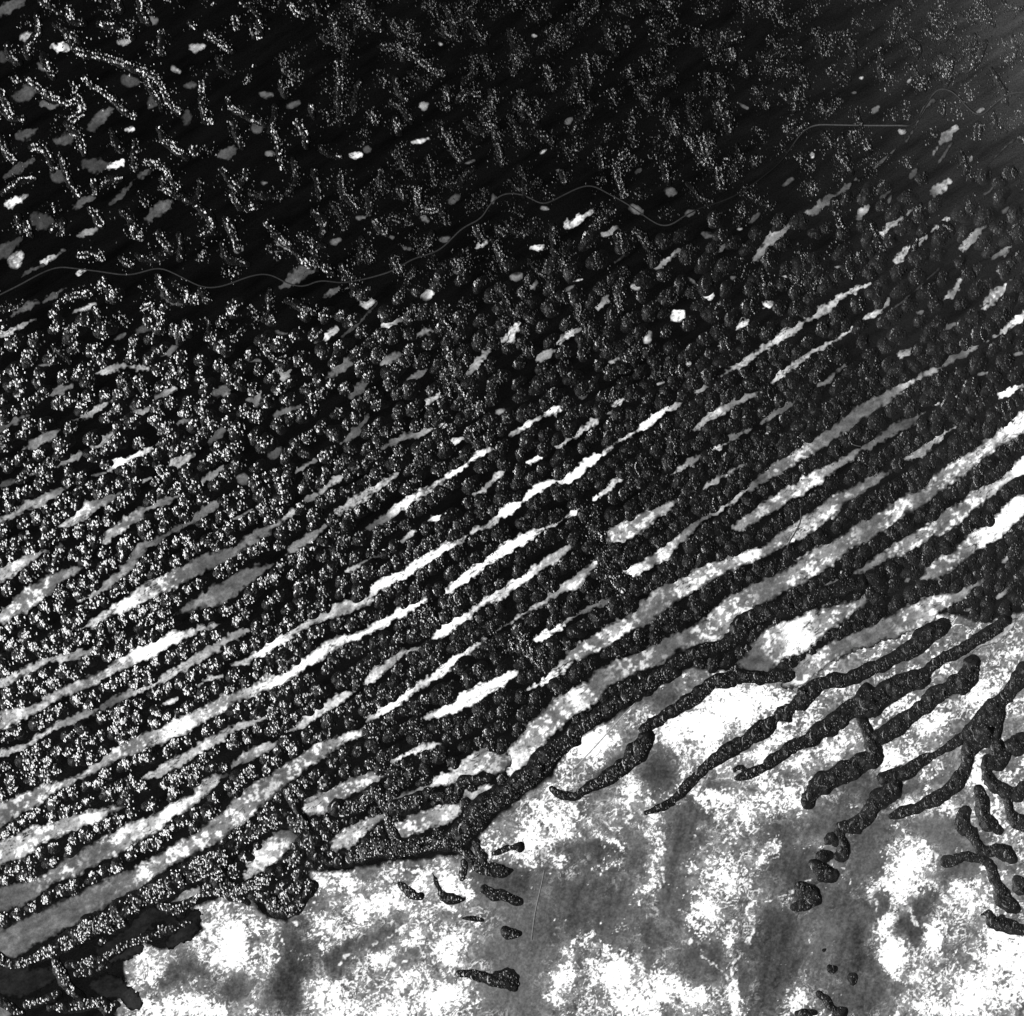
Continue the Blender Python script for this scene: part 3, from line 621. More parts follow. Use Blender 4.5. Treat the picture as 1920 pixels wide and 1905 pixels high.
def plain_fn(X, Y):
    s = poly_sd(X, Y, PLAIN) + 4 * fbm(X, Y, 14, 3)
    wv = np.zeros(X.shape)
    for q, v in ellipses(X, Y, WHITE): wv = np.maximum(wv, v * np.exp(-q * 0.8))
    g = np.full(X.shape, 110.0); k = np.zeros(X.shape)
    wxx = X + 16 * fbm(X, Y, 40, 1); wyy = Y + 16 * fbm(X, Y, 40, 2)
    for q, v in ellipses(wxx, wyy, GREY):
        a = np.exp(-q ** 1.5 * 0.7); g = g * (1 - a) + v * a; k = np.maximum(k, a)
    m = mottle(X, Y, 0.10 - .10 * (1 - ss(800, 950, X)) + 0.88 * wv - 0.8 * k)
    # long brushed streaks running down and fanning out
    st = fbm(X + 0.25 * Y, Y * 0.12, 9, 3, 3)
    g = g + 12 * fbm(X, Y, 60, 6) + (9 * st) * (0.3 + k) + 36 * ss(-.1, .7, fbm(X + 9 * fbm(X, Y, 17, 3), Y, 17, 5, 4, .8) + .7 * wv) * (1 - .8 * k) + 13 * fbm(X, Y, 5, 7, 2, .9) + 16 * fbm(X, Y, 7, 1, 2) * (1 - k)
    X5 = X + 9 * fbm(X, Y, 26, 6); Y5 = Y + 9 * fbm(X, Y, 26, 4)
    vv = 1 - np.abs(fbm(X5, Y5, 24, 1, 4, .75)) * 6
    line = np.full(X.shape, 99.0)
    for P_ in LINES:
        for (ax, ay), (bx, by) in zip(P_[:-1], P_[1:]):
            t_ = np.clip(((X5 - ax) * (bx - ax) + (Y5 - ay) * (by - ay)) / ((bx - ax) ** 2 + (by - ay) ** 2), 0, 1)
            line = np.minimum(line, np.hypot(X5 - ax - t_ * (bx - ax), Y5 - ay - t_ * (by - ay)))
    m = np.maximum(m, (1 - ss(1.0, 4.0, line + 3.0 * fbm(X, Y, 5, 2, 2))) * .85 * ss(-.35, .1, fbm(X, Y, 16, 3)))
    m = np.maximum(m, ss(.25, .8, vv) * ss(-.15, .35, fbm(X, Y, 38, 2) * .8 + wv * .9) * (1 - k) * .8)
    m = m * (1 - .55 * ss(.45, .95, 1 - np.abs(fbm(X5, Y5, 13, 3, 3, .8)) * 4) * ss(-.2, .4, fbm(X, Y, 26, 5)) * (1 - ss(1.0, 1.5, wv)))
    cu = (1 - np.abs(fbm(X + 14 * fbm(X, Y, 20, 2), Y + 14 * fbm(X, Y, 20, 7), 14, 5, 3, .7)) * 5)
    g = g + 45 * ss(.1, .9, cu) * (1 - .9 * k) * ss(-.3, .4, fbm(X, Y, 45, 3) + wv)
    t = g + m * 185
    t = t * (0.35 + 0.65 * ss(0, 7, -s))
    return s, 0.05 + 0 * X, t
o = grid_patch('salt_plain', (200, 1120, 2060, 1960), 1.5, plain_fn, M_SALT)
tag(o, 'wide mottled white and grey salt plain filling the lower right', kind='structure')

# ---------------------------------------------------------------- labels
USED = set()
def where(x, y, skip=()):
    out = []
    for nm, lx, ly in LANDMARKS:
        if nm in skip: continue
        out.append((math.hypot(x - lx, y - ly), nm, lx, ly))
    out.sort(); return out
def direc(x, y, lx, ly, d):
    dx, dy = x - lx, y - ly
    if d < 1: return 'at'
    a = math.degrees(math.atan2(-dy, dx)) % 360
    return ['right of', 'up and right of', 'above', 'up and left of', 'left of', 'down and left of', 'below', 'down and right of'][int((a + 22.5) // 45) % 8]
def auto_label(desc, x, y):
    x = min(max(x, 2), PW - 2); y = min(max(y, 2), PH - 2)
    c = where(x, y); n0 = len(desc.split())
    def rel(q): 
        d = q[0]; return ('just ' if d < 55 else '' if d < 120 else 'some way ' if d < 210 else 'far ') + direc(x, y, q[2], q[3], d) + ' ' + q[1]
    for q in c[:6]:
        L = desc + ' ' + rel(q)
        if L not in USED and len(L.split()) <= 16: USED.add(L); return L
    ws = desc.split()
    for ds in (desc, ' '.join(ws[-3:]), ' '.join(ws[-2:])):
        for i in range(6):
            for j in range(i + 1, 14):
                L = ds + ' ' + direc(x, y, c[i][2], c[i][3], c[i][0]) + ' ' + c[i][1] + ', ' + direc(x, y, c[j][2], c[j][3], c[j][0]) + ' ' + c[j][1]
                if L not in USED and len(L.split()) <= 16: USED.add(L); return L
    return L
def pan_desc(sp):
    ln = float(np.hypot(np.diff(sp[:, 0]), np.diff(sp[:, 1])).sum()); wd = sp[:, 2].max(); b = float(np.median(sp[:, 3])); 
    size = 'tiny' if ln + wd < 22 else 'small' if ln < 40 else '' if ln < 90 else 'long'
    tone = 'dark grey' if b < 60 else 'dim grey' if b < 95 else 'grey' if b < 135 else 'pale' if b < 185 else 'bright' if b < 235 else 'white'
    ar = (ln + wd) / (wd + 0.1)
    sh = 'round' if ar < 1.9 else 'oval' if ar < 2.8 else 'lens shaped' if ar < 5 else 'ribbon like'
    return ' '.join(q for q in (size, tone, sh, 'salt pan') if q), ln

# ---------------------------------------------------------------- the salt pans between the dunes
ALLP = []
def build_pans():
    i = 0
    for line in PANS.strip().split('\n'):
        tile, label, s = line.split('|'); sp = spine(tile, s)
        if sp[:, 2].max() < 1.0: continue
        ALLP.append(sp)
        wmax = sp[:, 2].max(); g = 1.5 if wmax < 12 else 2.0
        i += 1; zz = 0.1 + 0.01 * (i % 40)
        amp = min(3.4, 0.7 + wmax * 0.2) if s.count(',') > 1 else min(1.5, 0.4 + wmax * .12)
        def fn(X, Y, sp=sp, amp=amp, zz=zz, i=i):
            s_, b, hw = field(X, Y, sp)
            s_ = s_ - 1.4 + amp * (0.9 * vn(X, Y, 16, 2) + 1.0 * vn(X, Y, 7, 5) + 0.8 * vn(X, Y, 3.4, 6))
            br = ss(150, 225, b)
            # veins and blotches; drawn out along the corridor
            u = X * 0.87 - Y * 0.5; v = X * 0.5 + Y * 0.87
            vein = 1 - np.abs(fbm(u * 0.3, v, 9, 4, 3)) * 3.0
            n1 = fbm(X, Y, 13, i % 5, 4, 0.7)
            mid = ss(105, 150, b) * (1 - ss(215, 245, b))
            wide = ss(5, 14, hw)
            t = b * (1 + 0.20 * n1 + 0.08 * fbm(u * 0.25, v, 5, 3, 2))
            t = t + mid * wide * (130 * ss(0.05, 0.55, n1 + 0.5 * fbm(X, Y, 5, 7, 2)) - 26)
            t = t + 70 * ss(232, 255, b) - br * 150 * ss(0.62, 0.98, vein) * ss(-0.25, 0.3, fbm(X, Y, 22, 6)) - br * 60 * ss(.15, .6, fbm(X, Y, 5, 7, 2, .8))
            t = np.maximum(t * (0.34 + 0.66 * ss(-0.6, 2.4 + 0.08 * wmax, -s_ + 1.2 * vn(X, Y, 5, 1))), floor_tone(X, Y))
            return s_, zz + 0 * X, t
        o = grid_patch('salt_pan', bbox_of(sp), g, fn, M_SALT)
        if o is None: continue
        d, ln = pan_desc(sp); mx = sp[len(sp) // 2]
        if label: USED.add(label)
        tag(o, label or auto_label(d, mx[0], mx[1]), 'salt pan', 'salt pans between the dunes')
build_pans()

# ---------------------------------------------------------------- roads
ROADPTS = []
def build_road(name, segs, wd, tone, label):
    pts = []
    for tile, s in segs:
        a = spine(tile, s); pts += [tuple(q[:2]) for q in a]
    P = np.array(pts); seg = np.hypot(*(P[1:] - P[:-1]).T); keep = np.concatenate([[True], seg > 0.5]); P = P[keep]
    # resample
    cum = np.concatenate([[0], np.cumsum(np.hypot(*(P[1:] - P[:-1]).T))]); t = np.arange(0, cum[-1], 4.0)
    x = np.interp(t, cum, P[:, 0]); y = np.interp(t, cum, P[:, 1])
    k = np.ones(7) / 7
    xp = np.pad(x, 3, mode='edge'); yp = np.pad(y, 3, mode='edge'); x = np.convolve(xp, k, 'valid'); y = np.convolve(yp, k, 'valid')
    tx = np.gradient(x); ty = np.gradient(y); L = np.hypot(tx, ty) + 1e-6; nx, ny = -ty / L, tx / L
    n = len(x); co = np.zeros((n, 4, 3))
    for q, (off, z) in enumerate(((-wd / 2 - .5, 0.2), (-wd / 2, 0.85), (wd / 2, 0.85), (wd / 2 + .5, 0.2))):
        wx, wy = W(x + nx * off, y + ny * off); co[:, q, 0] = wx; co[:, q, 1] = wy; co[:, q, 2] = z
    f = []
    b = np.arange(n - 1) * 4
    for q in range(3): f.append(np.stack([b + q, b + q + 1, b + q + 5, b + q + 4], 1))
    f = np.concatenate(f, 0)
    tn = np.repeat(tone * (0.92 + 0.12 * vn(x, y, 40, 2)) + floor_tone(x, y) * .4 + (26 * ss(1500, 1540, x) * (1 - ss(1690, 1706, x)) - 24 * ss(1285, 1310, x) * (1 - ss(1470, 1500, x)) - 20 * ss(1700, 1706, x) * (1 - ss(1735, 1750, x)) if name == 'road' else 0), 4)
    me = raw_mesh(name, co.reshape(-1, 3), f, alb(tn), M_SALT)
    o = link(name, me); tag(o, label, kind='structure')
    ROADPTS.append(np.stack([x, y], 1)[::2])
build_road('road', ROADS['main'], 1.7, 54, 'thin grey road winding from the left edge up to the right')
build_road('track', ROADS['track_a'], 1.5, 84, 'short pale track across a dark belt at the right')
build_road('track', ROADS['track_b'], 1.3, 66, 'faint short track just south of the smooth lined corridor')
build_road('track', ROADS['track_c'], 1.3, 170, 'faint straight track along the heavy ridge and the plain')
build_road('track', ROADS['track_d'], 1.3, 128, 'faint straight track down the grey part of the plain')
RP = np.concatenate(ROADPTS, 0); RM = ROADPTS[0]

# ---------------------------------------------------------------- coarse distance maps used to place the dunes
GS = 4.0; GX = np.arange(-160, 2081, GS); GXX, GYY = np.meshgrid(GX, GX)
PAND = np.full(GXX.shape, 200.0)
for sp in ALLP:
    x0, y0, x1, y1 = bbox_of(sp, 44)
    j0, j1 = np.searchsorted(GX, [x0, x1]); i0, i1 = np.searchsorted(GX, [y0, y1])
    if j1 <= j0 or i1 <= i0: continue
    s_, _, _ = field(GXX[i0:i1, j0:j1], GYY[i0:i1, j0:j1], sp)
    PAND[i0:i1, j0:j1] = np.minimum(PAND[i0:i1, j0:j1], s_)
PLD = poly_sd(GXX, GYY, PLAIN)
RIDS = []
for line in RIDGES.strip().split('\n'):
    tile, label, st, s = line.split('|'); RIDS.append((label, spine(tile, s)))
RIDD = np.full(GXX.shape, 200.0)
for _, sp in RIDS:
    x0, y0, x1, y1 = bbox_of(sp, 40)
    j0, j1 = np.searchsorted(GX, [x0, x1]); i0, i1 = np.searchsorted(GX, [y0, y1])
    if j1 <= j0 or i1 <= i0: continue
    s_, _, _ = field(GXX[i0:i1, j0:j1], GYY[i0:i1, j0:j1], sp)
    RIDD[i0:i1, j0:j1] = np.minimum(RIDD[i0:i1, j0:j1], s_)
RDD = np.full(GXX.shape, 200.0)
for p in RM[::2]:
    if not (-150 < p[0] < 2070 and -150 < p[1] < 2070): continue
    j = int((p[0] + 160) / GS); i = int((p[1] + 160) / GS); r = 8
    a, b, c, d = max(i - r, 0), i + r, max(j - r, 0), j + r
    RDD[a:b, c:d] = np.minimum(RDD[a:b, c:d], np.hypot(GXX[a:b, c:d] - p[0], GYY[a:b, c:d] - p[1]))
BLK = np.minimum(PAND, np.minimum(PLD, RIDD))
def look(Mx, x, y):
    i = int(min(max((y + 160) / GS, 0), Mx.shape[0] - 1)); j = int(min(max((x + 160) / GS, 0), Mx.shape[1] - 1)); return Mx[i, j]
BGY, BGX = np.gradient(BLK, GS)

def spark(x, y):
    """how bright and how coarse the painted crest glints are: strongest at the left, weak at the right"""
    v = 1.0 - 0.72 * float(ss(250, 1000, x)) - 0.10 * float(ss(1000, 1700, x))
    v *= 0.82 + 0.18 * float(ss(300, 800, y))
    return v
CR = math.radians(-74)                          # glint pieces lie across the light
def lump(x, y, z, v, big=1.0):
    """one painted glint on a crest; v 0..1 brightness"""
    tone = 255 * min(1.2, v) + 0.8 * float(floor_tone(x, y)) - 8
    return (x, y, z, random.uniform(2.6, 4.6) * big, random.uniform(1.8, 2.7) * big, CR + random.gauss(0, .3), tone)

# ---------------------------------------------------------------- dome dunes in rows between the pans
NR, NA = 11, 28
def proto_dome(k):
    r = np.linspace(0, 1, NR + 1)[1:]; a = np.linspace(0, 2 * math.pi, NA, endpoint=False)
    R_, A_ = np.meshgrid(r, a, indexing='ij')
    out = 1 + 0.15 * np.sin(A_ * 2 + k) + 0.10 * np.sin(A_ * 3 + 2.1 * k) + 0.04 * np.sin(A_ * 5 + k * 3.3)
    X = R_ * np.cos(A_) * out; Y = R_ * np.sin(A_) * out
    z = 0.27 * (1 - R_ ** 2) ** 1.4 - 0.02
    z = z + (0.055 * vn(X * 10 + k * 9, Y * 10, 2.2, k % 6) + 0.035 * vn(X * 10 + k * 9, Y * 10, 1.1, (k + 2) % 6)) * (1 - R_ ** 3)
    co = np.concatenate([[[0, 0, 0.27]], np.stack([X, Y, z], 2).reshape(-1, 3)], 0)
    f = [(0, 1 + j, 1 + (j + 1) % NA) for j in range(NA)]
    for i in range(NR - 1):
        for j in range(NA):
            p, q = 1 + i * NA + j, 1 + i * NA + (j + 1) % NA
            f += [(p, p + NA, q + NA), (p, q + NA, q)]
    return co, np.array(f)
DOMES = [proto_dome(k) for k in range(10)]
TONES = [13, 16, 19, 22, 26, 31, 38, 46]
DMESH = {}
def dome_mesh(k, tone):
    t = min(range(len(TONES)), key=lambda q: abs(TONES[q] - tone))
    if (k, t) not in DMESH:
        co, f = DOMES[k]; DMESH[(k, t)] = raw_mesh('dune_dome', co, f, np.full(len(co), alb(np.array(TONES[t]))), M_DUNE)
    return DMESH[(k, t)]
def theta(x, y):
    return math.radians(20 + 9 * (x / 1920) + 16 * (1 - y / 1905) - 3 * math.exp(-((x - 1600) ** 2 + (y - 1050) ** 2) / 250 ** 2))
def ytop(x): return float(np.interp(x, [-200, 0, 400, 640, 900, 1280, 1600, 1920, 2100], [640, 640, 640, 620, 560, 500, 430, 400, 400]))
DOM = []                                         # placed domes: x,y,R
OCC = {}
def free(x, y, R, k=0.77):
    ci, cj = int(x // 40), int(y // 40)
    for a in range(ci - 1, ci + 2):
        for b in range(cj - 1, cj + 2):
            for (px, py, pr) in OCC.get((a, b), ()):
                if math.hypot(px - x, py - y) < (0.66 if x > 1150 and y > 650 else k) * (pr + R): return False
    return True
def try_dome(x, y, k=0.77):
    if x < -60 or x > 1980 or y > 1750 or random.random() > float(ss(ytop(x) - 110, ytop(x) + 110, y)) + .02 * (y > ytop(x)) or y < ytop(x) - 110: return None
    if y < (900 if x < 900 else 760) and random.random() < .28: return None
    R0 = random.choice((random.uniform(11, 14), random.uniform(13, 17.5)))
    if x > 1000: R0 *= 1.08
    for _ in range(4):
        d = look(BLK, x, y)
        if d >= R0 * 0.82: break
        gx, gy = look(BGX, x, y), look(BGY, x, y); m = math.hypot(gx, gy) + 1e-3
        if d < -8: return None
        x += gx / m * (R0 * 0.85 - d) * 0.6; y += gy / m * (R0 * 0.85 - d) * 0.6
    d = look(BLK, x, y)
    R = min(R0, d + 2.5)
    if R < 6.5 or look(RDD, x, y) < R + 2: return None
    if not free(x, y, R, k): return None
    OCC.setdefault((int(x // 40), int(y // 40)), []).append((x, y, R))
    return (x, y, R)
def rows():
    runs = []
    for x0, y0s, step in ((960, np.arange(-100, 2500, 33.0), 1), (300, np.arange(300, 2300, 27.0), 1), (1600, np.arange(0, 1800, 27.0), 1), (1850, np.arange(-50, 1700, 25.0), 1), (60, np.arange(600, 2000, 25.0), 1)):
        for y0 in y0s:
            for sg in (1, -1):
                x, y = x0, y0; run = []; miss = 0
                for it in range(90):
                    x += sg * math.cos(theta(x, y)) * (20 if x > 1150 else 23); y -= sg * math.sin(theta(x, y)) * (20 if x > 1150 else 23)
                    if x < -150 or x > 2070 or y < 300 or y > 1800:
                        if len(run): runs.append(run)
                        run = []
                        if x < -150 or x > 2070: break
                        continue
                    d = try_dome(x + random.gauss(0, 2.5), y + random.gauss(0, 2.5), 0.72 if x0 == 960 else 0.96)
                    if d: run.append(d); miss = 0
                    else: miss += 1
                    if miss >= 2 or len(run) >= 15:
                        if len(run): runs.append(run)
                        run = []; miss = 0
                if len(run): runs.append(run)
    # stray single domes join the nearest run
    big = [r for r in runs if len(r) >= 3]; small = [r for r in runs if len(r) < 3]
    for r in small:
        for d in r:
            best = min(big, key=lambda q: min(math.hypot(d[0] - e_[0], d[1] - e_[1]) for e_ in q)); 
            if min(math.hypot(d[0] - e_[0], d[1] - e_[1]) for e_ in best) < 34: best.append(d)
            else: big.append([d])
    return big
def dome_lumps(x, y, R, P):
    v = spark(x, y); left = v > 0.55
    lowl = float(ss(700, 150, x) * ss(850, 1250, y))
    n = int(R * R * ((0.17 + 0.10 * lowl) if left else 0.21) * random.uniform(.6, 1.3))
    cl = [(random.uniform(-.7, .2), random.uniform(-.7, .7)) for _ in range(2)]
    for _ in range(n):
        if left and random.random() < .35 + .2 * lowl:
            c = random.choice(cl); dx = c[0] + random.gauss(0, .17); dy = c[1] + random.gauss(0, .2); clu = True
        else:
            rr = math.sqrt(random.random()) * 0.98; a = random.uniform(0, 2 * math.pi); clu = False
            dx, dy = rr * math.cos(a), rr * math.sin(a)
        rr = math.hypot(dx, dy)
        if rr > 1: continue
        lit = 0.5 - 0.5 * dx                      # more and brighter glints painted on the side facing the light
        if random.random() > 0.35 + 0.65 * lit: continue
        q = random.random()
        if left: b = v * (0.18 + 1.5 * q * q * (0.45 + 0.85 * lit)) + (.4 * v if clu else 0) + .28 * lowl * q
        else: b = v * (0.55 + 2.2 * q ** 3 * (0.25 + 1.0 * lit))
        el = random.uniform(1.1, 1.35); ct, st = math.cos(theta(x, y)), math.sin(theta(x, y)); u_ = (dx * ct - dy * st) * el; v_ = dx * st + dy * ct
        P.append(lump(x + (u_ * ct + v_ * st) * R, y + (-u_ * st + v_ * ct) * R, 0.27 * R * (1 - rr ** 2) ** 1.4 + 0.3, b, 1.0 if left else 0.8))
    # glints painted along the rim facing the light
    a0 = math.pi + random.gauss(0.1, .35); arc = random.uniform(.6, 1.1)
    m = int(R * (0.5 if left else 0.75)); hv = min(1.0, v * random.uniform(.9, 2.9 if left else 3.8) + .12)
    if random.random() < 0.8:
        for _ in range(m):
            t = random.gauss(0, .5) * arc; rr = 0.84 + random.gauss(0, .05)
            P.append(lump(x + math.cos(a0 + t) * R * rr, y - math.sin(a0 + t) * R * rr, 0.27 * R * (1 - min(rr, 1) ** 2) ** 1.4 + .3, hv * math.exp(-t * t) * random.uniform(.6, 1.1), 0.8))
    if random.random() < 0.3:                      # painted glints along a curved crest across the top
        t0 = random.uniform(-.5, .2); L_ = R * random.uniform(.5, .9)
        for q in np.linspace(-1, 1, max(4, int(R * .45))):
            P.append(lump(x + t0 * R + q * q * R * .22 + q * 0.2 * L_, y + q * L_, 0.24 * R, hv * random.uniform(.4, 1.0), .75))
def build_chains():
    runs = rows()
    for run in runs:
        run.sort()
        xs = sum(d[0] for d in run) / len(run); ys = sum(d[1] for d in run) / len(run)
        wx, wy = W(xs, ys)
        root = bpy.data.objects.new('dune_chain' if len(run) > 1 else 'dome_dune', None); C.objects.link(root); root.location = (wx, wy, 0)
        root.empty_display_size = 10
        P = []
        for (x, y, R) in run:
            k = random.randrange(len(DOMES))
            o = link('dune_dome', dome_mesh(k, float(floor_tone(x, y)) + 3), root)
            ox, oy = W(x, y); o.location = (ox - wx, oy - wy, 0); o.scale = (R, R, R * random.uniform(.85, 1.1)); th_ = theta(x, y); o.rotation_euler = (0, 0, th_ + random.choice((0, math.pi)) + random.gauss(0, .25)); o.scale[0] *= random.uniform(1.1, 1.45); o.scale[1] *= random.uniform(.9, 1.08)
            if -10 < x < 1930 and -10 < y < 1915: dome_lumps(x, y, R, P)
        facets('crest_glints', P, root, (wx, wy, 0))  # glints of the whole row, modelled as pale lumps
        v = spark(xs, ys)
        tone = 'sparkling' if v > .75 else 'speckled' if v > .45 else 'faintly flecked' if v > .25 else 'dull dark'
        if len(run) == 1: desc = f'{tone} single domed dune'
        else: desc = f"{tone} {'long row' if len(run) > 9 else 'row' if len(run) > 5 else 'short row'} of domed dunes"
        tag(root, auto_label(desc, xs, ys), 'dune', 'rows of domed dunes between the salt pans')
    return len(runs)
NCH = build_chains()

# ---------------------------------------------------------------- dark ridges on the plain
def ridge_body(name, sp, parent, hgt=0.30, tone=None, g=2.0, lumpy=0.9, mat=None, skirt=0.3, bead=.26):
    ph = random.uniform(0, 50)
    def fn(X, Y):
        s_, _, hw = field(X, Y, sp)
        s_ = s_ + 2.0 * vn(X + ph, Y, 13, 3) + 1.3 * vn(X, Y + ph, 6, 4) - skirt + bead * hw * vn(X + ph, Y + ph, 19, 6)
        r = np.clip((-s_ - 1.6 * skirt) / (hw + 1), 0, 1)
        z = hgt * hw * (1 - (1 - r) ** 2) 
        z = z * (1 + 0.6 * vn(X, Y, 12, 5)) + lumpy * r * (vn(X, Y, 5, 1) + 0.7 * vn(X, Y, 3, 2)) * np.clip(hw / 8, .3, 1.5)
        z = np.where(s_ > -0.4, 0.55, z + 0.55)
        t = (tone if tone is not None else floor_tone(X, Y) + 3) * (1 + 0.2 * vn(X, Y, 6, 0)) + 0 * X
        return s_, z, t
    return grid_patch(name, bbox_of(sp, 8), g, fn, mat or M_DUNE, parent), fn
def sample_spine(sp, step):
    P = sp[:, :3]; seg = np.hypot(*(P[1:, :2] - P[:-1, :2]).T); cum = np.concatenate([[0], np.cumsum(seg)])
    t = np.arange(0, cum[-1] + .01, step)
    x, y, w_ = [np.interp(t, cum, P[:, k]) for k in range(3)]
    if len(t) > 1: tx, ty = np.gradient(x), np.gradient(y)
    else: tx, ty = np.array([1.]), np.array([0.])
    L = np.hypot(tx, ty) + 1e-6
    return x, y, w_, tx / L, ty / L
def build_ridges():
    for label, sp in RIDS:
        x, y, w_, tx, ty = sample_spine(sp, 2.0)
        m = len(x) // 2; wx, wy = W(float(x[m]), float(y[m]))
        root = bpy.data.objects.new('dune_ridge', None); C.objects.link(root); root.location = (wx, wy, 0)
        body, fn = ridge_body('ridge_body', sp, root)
        body.location = (-wx, -wy, 0)
        P = []; hot = float(np.mean(x)) < 560; pts = []
        for i in range(len(x)):
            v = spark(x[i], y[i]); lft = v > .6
            n = w_[i] * (0.12 * max(0.15, 1 + 1.3 * float(vn(x[i], y[i], 14, 3))) if lft else 0.17)
            n = int(n) + (random.random() < n % 1)
            for _ in range(n):
                q = random.uniform(-.8, .8) * w_[i] / 2; jx = x[i] - ty[i] * q + random.uniform(-2, 2); jy = y[i] + tx[i] * q + random.uniform(-2, 2)
                u = random.random()
                b = v * (0.1 + 1.6 * u * u) if lft else v * (0.5 + 2.4 * u ** 4) 
                pts.append((jx, jy, b * (1 if lft else .95), 1.0 if lft else .72))
        # painted glints on the curved crests of the single domes along the ridge
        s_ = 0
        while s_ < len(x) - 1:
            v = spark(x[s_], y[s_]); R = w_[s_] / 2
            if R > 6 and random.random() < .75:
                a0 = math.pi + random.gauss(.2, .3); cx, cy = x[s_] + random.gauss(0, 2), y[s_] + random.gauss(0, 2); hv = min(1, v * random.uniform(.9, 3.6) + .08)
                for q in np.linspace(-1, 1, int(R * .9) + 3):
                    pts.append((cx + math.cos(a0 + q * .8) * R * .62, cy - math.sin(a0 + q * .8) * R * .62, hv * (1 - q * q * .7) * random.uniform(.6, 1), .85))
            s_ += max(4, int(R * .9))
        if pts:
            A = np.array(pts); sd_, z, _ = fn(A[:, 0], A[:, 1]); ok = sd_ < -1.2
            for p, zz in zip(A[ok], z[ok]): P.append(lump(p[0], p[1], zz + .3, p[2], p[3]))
        facets('crest_glints', P, root, (wx, wy, 0))
        USED.add(label); tag(root, label, 'dune', 'dark dune ridges on and around the salt plain')
build_ridges()

